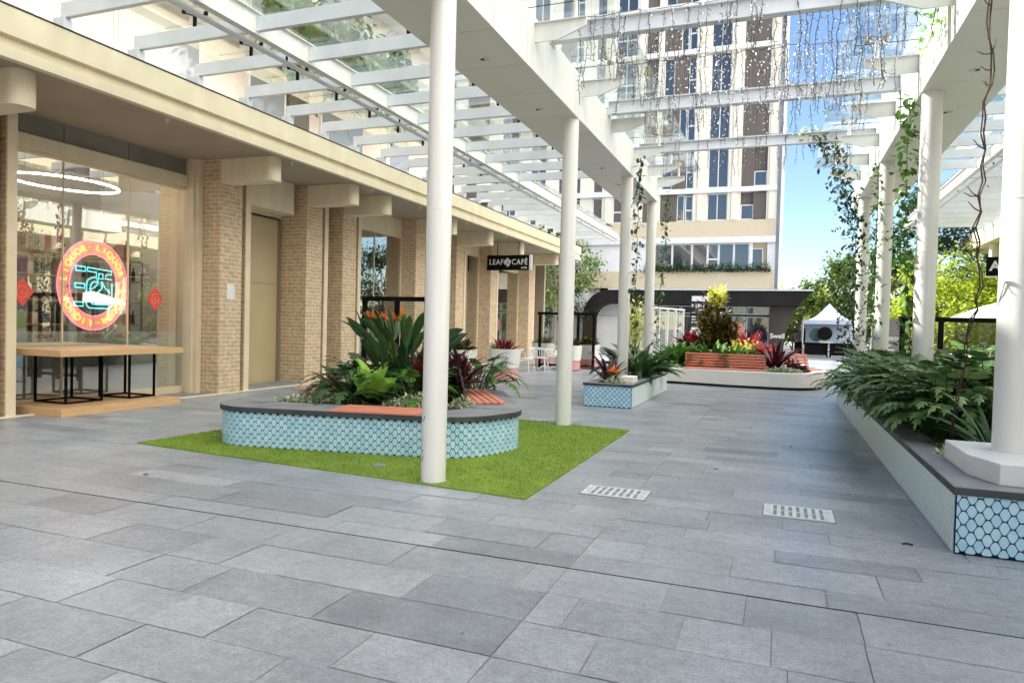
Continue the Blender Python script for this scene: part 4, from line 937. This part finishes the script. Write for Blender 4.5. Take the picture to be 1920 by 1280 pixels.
def hedge(name, label, x0, x1, y, z, h, n, m, size=.16, cat='plants'):
    mb = MB()
    for k in range(n): leaf(mb, (rnd.uniform(x0, x1), y+rnd.uniform(-.15, .15), z+rnd.uniform(-.1, h)*rnd.random()), rnd.uniform(0, 6.3), R(rnd.uniform(-70, 70)), size*rnd.uniform(.6, 1.4), size*.5, .6, 'oval', 3)
    mb.build(name, m, label=label, cat=cat, kind='stuff')
hedge('balcony_plants', 'ragged green planting along the first floor ledge of the tower', -8.8, -.7, T-.0, 5.5, .55, 1500, L_dark)
mb = MB()
for k in range(2600):
    y = rnd.uniform(13.0, 19.5); z = 9.0+rnd.gauss(0, .45)-abs(rnd.gauss(0, .5))
    leaf(mb, (-11.25+rnd.uniform(-.1, .5), y, z), rnd.uniform(0, 6.3), R(rnd.uniform(-80, 60)), .3, .12, .6, 'oval', 3)
mb.build('balcony_plants', L_mid, label='green plants overhanging the upper left balcony seen through the pergola glass', cat='plants', kind='stuff')
# ---------------------------------------------------------------- white and pink pots
def pot(label, x, y, w_=.4, h=.9):
    t = thing('plant_pot', label, 'plant pot', (x, y, 0), 'white and pink pots by the café')
    sq = lambda s: smooth_poly([(x-s, y-s), (x+s, y-s), (x+s, y+s), (x-s, y+s)], [s*.55]*4, 7)
    mb = MB(); n = len(sq(1))
    mb.prism(sq(w_*.90), .03, .37); mb.build('pink_base', M_pink, t, smooth='auto')
    MB().prism(sq(w_*.84), 0, .03).build('foot', M_dark, t)
    mb = MB(); mb.add([(*p, .37) for p in sq(w_*.93)]+[(*p, h) for p in sq(w_*1.04)]+[(*p, h) for p in sq(w_*.95)]+[(*p, h-.06) for p in sq(w_*.95)],
        [(i+r_*n, (i+1) % n+r_*n, (i+1) % n+(r_+1)*n, i+(r_+1)*n) for r_ in range(3) for i in range(n)]+[tuple(range(n-1, -1, -1)), tuple(range(3*n, 4*n))]); mb.build('white_body', M_potw, t, smooth='auto')
    text('pot_lettering', 'LC', .17, face_cam(x+w_*.45, y-w_*1.0-.012, .6), M_grey, t, .006)
    MB().prism(sq(w_*.9), h-.055, h-.05).build('soil', M_soil, t)
for i, (x, y, lab, kind) in enumerate([
    (-7.95, 16.9, 'white and pink pot partly hidden behind the lawn planter foliage', 0), (-7.3, 18.55, 'white and pink pot in front of the café window, left of the chairs', 1),
    (-7.05, 24.3, 'white and pink pot right of the second column, nearest of the far group', 1), (-6.75, 25.8, 'white and pink pot ending the far group', 0),
    (-8.7, 26.3, 'white and pink pot behind the white chairs', 1)]):
    pot(lab, x, y)
    if kind: plant('pot_plant', 'spiky leaves in the '+lab.split(',')[0], 'plant', (x, y, .86), ros(60, .42, .07, 'lance', el=(20, 88), droop=.8, rad=.25), L_red if i == 1 else L_croton, 'plants in the white and pink pots')
    else: plant('pot_plant', 'bronze green leaves in the '+lab.split(',')[0].replace('partly hidden ', ''), 'plant', (x, y, .86), ros(60, .38, .14, 'oval', el=(15, 88), droop=.5, rad=.25), L_croton, 'plants in the white and pink pots')
    if kind: plant('pot_plant', 'low yellow green leaves, '+lab.split(',')[0].replace(' in front of the café window', ''), 'plant', (x-.15, y-.1, .86), ros(50, .26, .05, 'lance', el=(5, 80), droop=.8, rad=.2), L_lime, 'plants in the white and pink pots')
# ---------------------------------------------------------------- black framed screens
def screen(label, x0, x1, y, posts, h=2.06, thick=.07):
    t = thing('glass_screen', label, 'screen', ((x0+x1)/2, y, 0), 'black framed glass wind screens')
    for p in posts: MB().box(p-thick/2, p+thick/2, y-.03, y+.03, 0, h-thick).build('post', M_black, t)
    MB().box(x0-thick/2, x1+thick/2, y-.035, y+.035, h-thick, h).build('top_rail', M_black, t)
    MB().box(x0, x1, y-.034, y+.034, .08, .15).build('bottom_rail', M_black, t)
    for a_, b_ in zip(posts[:-1], posts[1:]): MB().box(a_+thick/2, b_-thick/2, y-.006, y+.006, .15, h-thick).build('glass', M_gscreen, t)
screen('black framed glass screen behind the lawn planter plants', -7.68, -5.95, 11.9, [-7.68, -6.95, -6.3, -5.95], 2.08, .09)
screen('black framed glass screen by the white café chairs', -8.55, -6.35, 25.2, [-8.5, -7.0, -6.4], 2.1, .1)
screen('black framed glass screen in the gap between the right columns', 2.95, 5.4, 20.6, [2.98, 3.85, 5.35], 2.06, .12)
# ---------------------------------------------------------------- café furniture
def chair(label, x, y, rz):
    t = thing('cafe_chair', label, 'chair', (0, 0, 0), 'white café chairs'); 
    s = MB().box(-.2, .2, -.2, .2, .44, .465); s.build('seat', M_white, t, bevel=.01)
    b = MB(); b.box(-.2, .2, .185, .205, .78, .83); b.box(-.2, .2, .185, .205, .48, .51)
    for k in range(5): b.box(-.19+k*.09, -.17+k*.09, .187, .203, .51, .78)
    b.build('backrest', M_white, t)
    for sx in (-1, 1):
        for sy in (-1, 1):
            MB().tube([(sx*.17, sy*.17, .45), (sx*.22, sy*.23, 0)], .014, 6).build('leg', M_white, t)
        MB().tube([(sx*.21, -.18, .46), (sx*.22, -.16, .66), (sx*.21, .19, .68)], .012, 6).build('armrest', M_white, t)
    t.location = (x, y, 0); t.rotation_euler = (0, 0, R(rz))
def table(label, x, y):
    t = thing('cafe_table', label, 'table', (x, y, 0), 'white café tables')
    mb = MB(); mb.cyl(x, y, .72, .745, .35, 28); mb.build('tabletop', M_white, t)
    mb = MB(); mb.cyl(x, y, .1, .72, .025, 10); mb.build('stem', M_white, t)
    for k in range(4): a_ = R(45+90*k); MB().tube([(x, y, .16), (x+math.cos(a_)*.3, y+math.sin(a_)*.3, .02)], .018, 6).build('leg', M_white, t)
table('round white café table nearest the café window', -8.55, 22.6)
table('round white café table beside the black framed screen', -7.85, 23.9)
chair('white café chair left of the nearest table', -9.1, 22.4, 80); chair('white café chair right of the nearest table, half turned', -8.05, 22.5, -100)
chair('white café chair seen from behind beside the second column', -7.75, 23.2, 180); chair('white café chair beyond the second table', -7.8, 24.6, 10)
chair('white café chair tucked beside the hidden pot left of the café window', -8.35, 17.7, 90)
# ---------------------------------------------------------------- signs
t = thing('hanging_sign', 'black leaf café sign with white lettering under the eave', 'sign', (-10, 26, 4))
MB().box(-10.93, -9.15, 25.62, 25.68, 3.72, 4.31).build('board', M_black, t, bevel=.004); MB().box(-9.148, -9.05, 25.61, 25.69, 3.72, 4.31).build('end_light', M_twhite, t)
text('lettering', 'LEAF', .30, face_cam(-10.53, 25.615, 4.03, .85), M_twhite, t, .004, .004, spacing=1.15)
text('lettering', 'CAFÉ', .30, face_cam(-9.55, 25.615, 4.03, .85), M_twhite, t, .004, .004, spacing=1.15)
text('lettering', '& CO', .10, face_cam(-9.36, 25.615, 3.81), M_twhite, t, .004, .003)
mb = MB(); pts = [(-.15, -.02), (-.15, .07), (-.09, .1), (-.05, .16), (.04, .17), (.07, .12), (.14, .1), (.15, .0), (.11, -.05), (.08, -.13), (0, -.17), (-.05, -.1), (-.1, -.09)]
mb.prism_y([(-10.06+a_, 4.02+b_) for a_, b_ in pts][::-1], 25.612, 25.619); mb.build('leaf_emblem', M_twhite, t)
mb = MB(); mb.tube([(-10.11, 25.609, 3.88), (-10.04, 25.609, 4.06), (-10.0, 25.609, 4.14)], .008, 4); mb.tube([(-10.07, 25.609, 3.98), (-9.97, 25.609, 4.0)], .006, 4); mb.build('leaf_vein', M_black, t)
for x in (-10.5, -9.6): MB().box(x-.01, x+.01, 25.64, 25.66, 4.31, 4.84).build('hanger', M_black, t)
t = thing('hanging_sign', 'black sign lettered AL under the right eave, cut off by the big column', 'sign', (6.8, 26, 4))
MB().box(6.02, 7.7, 25.92, 25.98, 3.5, 4.1).build('board', M_black, t, bevel=.004); MB().box(6.02, 7.7, 25.90, 26.0, 3.47, 3.498).build('trim', M_twhite, t)
text('lettering', 'AL', .42, face_cam(6.35, 25.915, 3.8), M_twhite, t, .004, .012)
for x in (7.2, 7.6): MB().box(x-.01, x+.01, 25.94, 25.96, 4.1, 5.0).build('hanger', M_black, t)
M_navy = mat('navy_board', (.015, .015, .03), .5, spec=.2)
def totem(label, x, y, w_, h, lines, face=M_navy):
    t = thing('directory_sign', label, 'sign', (x, y, 0), 'dark directory signs'); MB().box(x-w_/2, x+w_/2, y, y+.2, 0, h).build('board', face, t)
    for (s, sz, z, dx) in lines:
        if s == '#': MB().box(x-w_/2+.06, x+w_/2-.02, y-.006, y-.001, z, z+sz).build('white_panel', M_twhite, t)
        elif s == '-': MB().box(x-w_/2+.08, x-w_/2+.08+dx, y-.006, y-.001, z, z+sz).build('text_line', M_twhite, t)
        else: text('lettering', s, sz, face_cam(x+dx, y-.005, z), M_twhite, t, .003, .006)
totem('tall navy directory sign with white lettering left of the bronze bush', -4.05, 40, 1.25, 3.5, [('#', .28, 3.15, 0), ('MERITON', .27, 2.88, .02), ('SUITES', .12, 2.66, 0), ('-', .03, 2.5, 1.1), ('-', .07, 2.25, .5), ('-', .07, 2.1, .35), ('-', .07, 1.95, .6), ('-', .5, 1.2, .7)])
totem('dark directory sign with white lettering left of the right hand glass screen', 3.35, 26, .95, 2.1, [('MERITON', .13, 1.45, .2), ('-', .02, 1.38, .8), ('-', .05, 1.2, .5), ('-', .05, 1.05, .6)], M_grey)
# ---------------------------------------------------------------- far screen of white blinds
t = thing('blind_screen', 'white posts with roll-down clear blinds left of the red cordyline', 'screen', (-4, 27, 0))
for k in range(5):
    x = -4.42+k*.2; y = 25.6+k*.75; MB().box(x-.05, x+.05, y-.05, y+.05, 0, 2.32).build('post', M_twhite, t)
    if k < 4: MB().prism([(x+.05, y+.05), (x+.06, y+.05), (x+.21, y+.7), (x+.2, y+.7)], .2, 2.25).build('blind', M_gscreen, t)
MB().prism([(-4.5, 25.55), (-4.4, 25.5), (-3.55, 28.6), (-3.65, 28.65)], 2.322, 2.38).build('rail', M_twhite, t)
# ---------------------------------------------------------------- tent at the far end
t = thing('gazebo_tent', 'white peaked gazebo tent with a black disc beyond the far right column', 'tent', (2.95, 50.5, 0))
x0, x1, y0, y1 = 1.38, 4.62, 49, 52.2; ap = (3.03, 50.6, 3.52); rim = []
M_tent = mat('shaded_canvas', (.50, .56, .68), .8, (.44, .50, .62), 1)  # white canvas coloured blue grey, its shade put into the colour
cs = [(x0, y0), (x1, y0), (x1, y1), (x0, y1)]; mb = MB()
for i in range(4):
    a_, b_ = Vector((*cs[i], 2.36)), Vector((*cs[(i+1) % 4], 2.36)); c_ = Vector(ap); rows_ = []
    for k in range(7):
        f_ = k/6; zz = (1-f_)**0; A, B = a_.lerp(c_, f_), b_.lerp(c_, f_); s_ = -.35*math.sin(math.pi*f_)*(1-f_*.3); A.z += s_; B.z += s_; rows_.append((A, B))
    for (A, B), (C_, D_) in zip(rows_[:-1], rows_[1:]): mb.quad(A, B, D_, C_)
mb.build('roof', M_tent, t)
mb = MB(); ring(mb, cs, [(x0+.03, y0+.03), (x1-.03, y0+.03), (x1-.03, y1-.03), (x0+.03, y1-.03)], 2.12, 2.38); mb.build('valance', M_tent, t)
for x, y in ((x0+.05, y0+.05), (x1-.05, y0+.05), (x1-.05, y1-.05), (x0+.05, y1-.05)): MB().box(x-.03, x+.03, y-.03, y+.03, 0, 2.12).build('leg', M_twhite, t)
MB().box(x0+.3, x1-.1, y1-.12, y1-.1, .5, 2.12).build('back_wall', M_tent, t)
mb = MB(); mb.tube([(2.72, 48.98, 1.52), (2.72, 49.02, 1.52)], .44, 32); mb.build('black_disc', M_black, t)
mb = MB(); mb.tube([(2.22, 49.3, 1.42), (2.22, 49.33, 1.42)], .42, 28); mb.build('green_disc', mat('green_disc', (.05, .12, .12), .6), t)
def bartable(label, x, y, w_=1.2):
    t = thing('counter_table', label, 'table', (x, y, 0), 'dark tables under the tent'); MB().box(x-w_/2, x+w_/2, y-.3, y+.3, .86, .93).build('tabletop', M_black, t)
    for sx in (-1, 1):
        for sy in (-1, 1): MB().box(x+sx*(w_/2-.05)-.03, x+sx*(w_/2-.05)+.03, y+sy*.25-.03, y+sy*.25+.03, 0, .86).build('leg', M_black, t)
    MB().box(x-w_/2+.08, x+w_/2-.08, y-.2, y-.17, .15, .86).build('front_panel', M_black, t)
bartable('dark counter table under the left of the tent', 2.2, 48.5, 1.4); bartable('dark counter table under the right of the tent', 3.7, 48.6, 1.4)
bartable('tall dark stand left of the tent', 1.2, 50.5, .5)
MB().box(2.4, 3.2, 48.4, 48.8, .93, 1.0).build('tray', M_twhite, label='pale tray on the dark counter tables under the tent', cat='tray')
# umbrella at right
t = thing('market_umbrella', 'white café umbrella seen over the right hand glass screen', 'umbrella', (5.7, 22.5, 0))
mb = MB(); n = 10
mb.lathe(5.9, 22.8, [(1.45, 2.05), (1.42, 2.12), (.7, 2.42), (.05, 2.62)], n); mb.build('canopy', M_twhite, t)
mb = MB(); mb.cyl(5.9, 22.8, 0, 2.7, .025, 10); mb.build('pole', M_steel, t)
mb = MB(); mb.cyl(5.9, 22.8, 0, .08, .3, 20); mb.build('base', M_grey, t)
# ---------------------------------------------------------------- person far away
def person(label, x, y, shirt, trousers, walk=1):
    t = thing('person', label, 'person', (x, y, 0), 'people walking far beyond the tent')
    J = dict(p=(0, 0, .92), ch=(0, 0, 1.32), nk=(0, 0, 1.47), hd=(0, -.01, 1.6), ht=(0, 0, 1.7), lk=(.09, -.12*walk, .5), lf=(.1, -.2*walk, .06), rk=(-.09, .1*walk, .5), rf=(-.1, .25*walk, .08), ls=(.18, 0, 1.4), le=(.24, .1*walk, 1.12), lh=(.25, .02, .88), rs=(-.18, 0, 1.4), re=(-.24, -.08*walk, 1.12), rh=(-.25, -.2, .92), lt=(.1, -.3*walk, .03), rt=(-.1, .14*walk, .03), lhip=(.09, 0, .88), rhip=(-.09, 0, .88))
    rad = dict(p=.13, ch=.15, nk=.055, hd=.095, ht=.08, lk=.055, lf=.04, rk=.055, rf=.04, ls=.06, le=.04, lh=.035, rs=.06, re=.04, rh=.035, lt=.035, rt=.035, lhip=.085, rhip=.085)
    ks = list(J); E_ = [('p', 'ch'), ('ch', 'nk'), ('nk', 'hd'), ('hd', 'ht'), ('p', 'lhip'), ('lhip', 'lk'), ('lk', 'lf'), ('lf', 'lt'), ('p', 'rhip'), ('rhip', 'rk'), ('rk', 'rf'), ('rf', 'rt'), ('ch', 'ls'), ('ls', 'le'), ('le', 'lh'), ('ch', 'rs'), ('rs', 're'), ('re', 'rh')]
    me = bpy.data.meshes.new('body'); me.from_pydata([J[k] for k in ks], [(ks.index(a_), ks.index(b_)) for a_, b_ in E_], []); o = bpy.data.objects.new('body', me); S.collection.objects.link(o); o.parent = t
    sk = o.modifiers.new('skin', 'SKIN'); o.modifiers.new('sub', 'SUBSURF').render_levels = 1
    for i, k in enumerate(ks): me.skin_vertices[0].data[i].radius = (rad[k], rad[k]); me.skin_vertices[0].data[i].use_root = (k == 'p')
    me.materials.append(shirt)
    mb = MB(); mb.lathe(x, y, [(.02, 1.56), (.1, 1.6), (.1, 1.68), (.05, 1.74), (.01, 1.75)], 12); mb.build('hair', M_black, t)
    return t
M_dcl = mat('dark_clothes', (.03, .03, .04), .9)
try:
    bpy.ops.object.select_all(action='DESELECT') if False else None
    person('person in dark clothes walking far away below the black canopy tip', 1.15, 62, M_dcl, M_dcl)
except Exception as ex: print('person', ex)

# ---------------------------------------------------------------- liquor shop front
t = thing('timber_platform', 'low pale timber platform on the paving under the window counter', 'platform', (-10.9, 8.6, 0))
MB().box(-11.55, -10.2, 7.5, 9.28, 0, .12).build('deck', M_woody, t, bevel=.004); MB().box(-11.55, -10.2, 9.286, 9.78, 0, .12).build('deck', M_woody, t, bevel=.004)
t = thing('window_counter', 'pale timber counter on black wire frames below the neon sign', 'counter', (-10.9, 8.6, .12))
MB().box(-11.53, -10.15, 7.44, 9.78, .93, 1.03).build('tabletop', M_woody, t, bevel=.004)
for (xa, xb, ya, yb) in ((-11.5, -10.78, 8.0, 8.64), (-11.4, -10.68, 9.1, 9.62)):
    mb = MB(); q = .016
    for x in (xa, xb):
        for y in (ya, yb): mb.box(x-q, x+q, y-q, y+q, .12, .93)
    for x in (xa, xb): mb.box(x-q+.001, x+q-.001, ya+q, yb-q, .121, .150); mb.box(x-q+.001, x+q-.001, ya+q, yb-q, .900, .929)
    for y in (ya, yb): mb.box(xa+q, xb-q, y-q+.001, y+q-.001, .121, .150); mb.box(xa+q, xb-q, y-q+.001, y+q-.001, .900, .929)
    mb.build('leg_frame', M_black, t)
ns = thing('neon_sign', 'oval neon sign with orange letters round a cyan symbol inside the shop window', 'neon sign', (-11.78, 9.26, 2.12))
NX, CY, CZ = -11.78, 9.26, 2.12
def ell(a_, b_, n=48): return [(NX, CY+a_*math.cos(2*math.pi*k/n), CZ+b_*math.sin(2*math.pi*k/n)) for k in range(n+1)]
mb = MB(); mb.tube(ell(.70, .82), .012, 6, False); mb.build('outer_ring', N_pink, ns); mb = MB(); mb.tube(ell(.475, .565), .011, 6, False); mb.build('inner_ring', N_pink, ns)
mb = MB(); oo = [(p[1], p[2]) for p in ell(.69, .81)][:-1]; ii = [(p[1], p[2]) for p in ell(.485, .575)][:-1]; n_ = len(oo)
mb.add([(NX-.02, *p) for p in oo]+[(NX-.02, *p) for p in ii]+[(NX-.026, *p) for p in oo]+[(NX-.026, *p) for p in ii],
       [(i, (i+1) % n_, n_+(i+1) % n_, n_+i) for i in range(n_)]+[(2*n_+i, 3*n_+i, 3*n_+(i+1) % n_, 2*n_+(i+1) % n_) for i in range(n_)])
mb.build('glow_ring', mat('neon_haze', (.9, .48, .38), .5, (.95, .62, .48), 6, emit=.22), ns)  # haze of the neon tubes, put in as an added glowing ring
for w_ in range(4):
    for k, ch in enumerate('LIQUOR·'):
        a_ = R(90-(w_*90+8+k*12.2)); y_, z_ = CY+.585*math.cos(a_), CZ+.69*math.sin(a_)
        M = Matrix.Translation((NX+.01, y_, z_)) @ Matrix.Rotation(a_-math.pi/2, 4, 'X') @ face_px(0, 0, 0)
        text('letter', ch, .17, M, N_or, ns, .004, -.001)
def npx(x, y): return (NX+.012, CY+(x-517)*.00176, CZ-(y-620)*.00157)
cy = MB()
for L_ in ([(310, 410), (415, 412), (415, 465), (310, 463), (310, 410)], [(305, 605), (408, 608), (408, 658), (305, 656), (305, 605)], [(295, 820), (395, 822), (395, 868), (295, 866), (295, 820)],
    [(440, 418), (720, 440), (718, 480), (655, 488), (642, 535), (720, 542)], [(440, 418), (436, 460), (540, 468), (540, 530), (490, 528)], [(568, 480), (615, 480), (615, 540), (568, 538), (568, 480)],
    [(490, 535), (445, 560), (430, 610), (430, 850), (460, 885), (690, 888), (722, 850), (725, 585)], [(550, 540), (560, 600), (520, 645), (470, 672), (480, 610), (515, 575), (545, 585)],
    [(600, 575), (608, 650), (560, 700), (466, 742), (590, 756), (700, 756)], [(468, 792), (690, 800), (684, 842), (500, 840), (468, 792)], [(605, 575), (640, 640), (700, 700)]):
    cy.tube([npx(*p) for p in L_], .010, 5)
cy.build('symbol', N_cyan, ns)
MB().box(NX-.02, NX-.005, CY-.5, CY+.5, CZ-.06, CZ-.02).build('mount_bar', M_black, ns)
for lab, y_ in (('red paper diamond stuck on the window left of the neon sign', 7.86), ('red paper diamond stuck on the window right of the neon sign', 10.48)):
    t = thing('paper_diamond', lab, 'decoration', (-11.66, y_, 1.93), 'red diamond window papers')
    MB().prism_x([(y_-.19, 1.93), (y_, 1.69), (y_+.19, 1.93), (y_, 2.17)], -11.631, -11.627).build('paper', M_red, t)
    mb = MB(); mb.tube([(-11.625, y_+.085*math.cos(a_/8*math.pi), 1.93+.1*math.sin(a_/8*math.pi)) for a_ in range(17)], .006, 4, False)
    mb.tube([(-11.625, y_+.05*math.cos(a_*.5)*a_/12, 1.93+.06*math.sin(a_*.5)*a_/12) for a_ in range(13)], .006, 4); mb.build('gold_emblem', M_gold, t)
t = thing('ring_light', 'glowing oval ceiling ring light inside the liquor shop', 'lamp', (-13, 9.5, 4.1))
mb = MB(); mb.tube([(-13+.75*math.sin(2*math.pi*k/40), 9.6+1.0*math.cos(2*math.pi*k/40), 4.1) for k in range(41)], .018, 6, False); mb.build('ring', M_lamp, t)
for y_ in (8.8, 10.4): MB().box(-13.005, -12.995, y_, y_+.01, 4.12, 5.0).build('cord', M_black, t)
BM = [mat('bottle_dark', (.02, .03, .02), .15), mat('box_red', (.35, .03, .04), .5), mat('box_white', (.75, .72, .65), .5), mat('box_brown', (.30, .17, .08), .5), mat('box_black', (.02, .02, .02), .4), mat('bottle_amber', (.30, .12, .03), .15)]
BN = {'box_red': 'red', 'box_white': 'white', 'box_brown': 'brown', 'box_black': 'black'}
def goods(x, y, z, kind, k_, sh=''):
    if kind == 'b':
        mb = MB(); mb.lathe(x, y, [(.036, z), (.038, z+.02), (.038, z+.17), (.014, z+.22), (.013, z+.28), (.015, z+.285)], 10)
        q = rnd.choice([BM[0], BM[5], BM[0]]); o = mb.build('bottle', q, smooth='auto', label='%s bottle on the %s, %s' % ('amber' if q == BM[5] else 'dark', sh, LV(z)), cat='bottle', group='bottles on the shop shelves')
    else:
        h = rnd.uniform(.28, .42) if k_ > 2.5 else rnd.uniform(.14, .30); m_ = rnd.choice(BM[1:5])
        o = MB().box(x-.05, x+.05, y-.055, y+.055, z, z+h).build('carton', m_, bevel=.004, label='%s carton on the %s, %s' % (BN[m_.name], sh, LV(z)), cat='carton', group='cartons on the shop shelves')
def LV(z): return {.5: 'bottom board', .95: 'second board up', 1.4: 'third board up', 1.85: 'fourth board up', 1.9: 'middle board', 2.3: 'board below the top', 2.4: 'top board', 2.72: 'top board'}[z]
def shelf(label, x, y0, y1, levels, sh):
    t = thing('shop_shelf', label, 'shelf', (x, (y0+y1)/2, 0), 'shelves in the liquor shop')
    for y in (y0, y1-.03):
        for xx in (x-.35, x): MB().box(xx, xx+.03, y, y+.03, 0.02, levels[-1]).build('post', M_bronze, t)
    for z in levels: MB().box(x-.35, x+.03, y0+.031, y1-.031, z-.03, z).build('shelf_board', M_woody if z < 2.5 else M_bronze, t)
    for z in levels:
        y = y0+.1
        while y < y1-.1:
            if rnd.random() < .96: goods(x-.08, y, z, 'b' if rnd.random() < .5 and z < 2.6 else 'c', z, sh)
            y += rnd.uniform(.10, .135)
shelf('shop shelf behind the left of the neon sign, tall cartons on top', -12.5, 7.9, 9.3, [.5, .95, 1.4, 1.85, 2.3, 2.72], 'left shop shelf behind the neon sign')
shelf('shop shelf behind the right of the neon sign', -12.7, 9.8, 11.1, [.5, .95, 1.4, 1.85, 2.3, 2.72], 'right shop shelf beyond the neon sign')
shelf('shop shelf along the back wall of the liquor shop', -14.4, 8.2, 11.2, [1.4, 1.9, 2.4], 'back wall shop shelf')
MB().box(-11.95, -11.7, 7.62, 7.98, 1.28, 1.62).build('lime_box', mat('lime_card', (.55, .72, .04), .5), label='lime yellow box in the lower left corner of the shop window', cat='box', bevel=.006)
t = thing('display_table', 'low white display ledge inside the shop window', 'display', (-12.0, 9.4, 0)); MB().box(-12.2, -11.75, 7.4, 11.1, .92, .96).build('ledge', M_twhite, t)
MB().box(-12.2, -12.15, 7.4, 11.1, 0.02, .92).build('panel', M_twhite, t)
for i, (x, y, m_) in enumerate([(-5.9, 5.2, L_croton), (-2.2, 7.4, L_croton), (-6.9, 7.2, L_yel), (-.6, 8.3, L_croton), (.7, 7.6, L_yel), (-4.4, 6.4, L_croton), (.2, 10.4, L_croton)]):
    mb = MB(); leaf(mb, (x, y, .02 if inside((x, y), LP) else .006), i*1.3, .15, .075, .035, .5, 'lance', 4, .4, .5); z_ = min(v[2] for v in mb.v); mb.v = [(v[0], v[1], v[2]-z_+.005+(.02 if inside((x, y), LP) else 0)) for v in mb.v]
    mb.build('fallen_leaf', m_, label=['small brown leaf on the paving in front of the lawn, left', 'small brown leaf on the right half of the lawn', 'yellowish leaf at the left end of the lawn', 'brown leaf on the path beyond the grates', 'yellowish leaf on the paving near the right planter', 'brown leaf on the near strip of the lawn', 'brown leaf far along the middle of the path'][i], cat='leaf', group='fallen leaves')
# scuffs on the nearest column
for (z, da, L_) in ((.62, -.3, .05), (.30, -.9, .035), (.22, -.75, .05), (.03, -.9, .07)):
    mb = MB(); r_ = .1262; a0 = R(-115)+da*.35; mb.tube([(-3.2+math.cos(a0+k*.05)*r_, 6.26+math.sin(a0+k*.05)*r_, z+k*L_*.35*(1 if z > .1 else .05)) for k in range(4)], .0035, 4)
    mb.build('scuff', M_dark, PL)
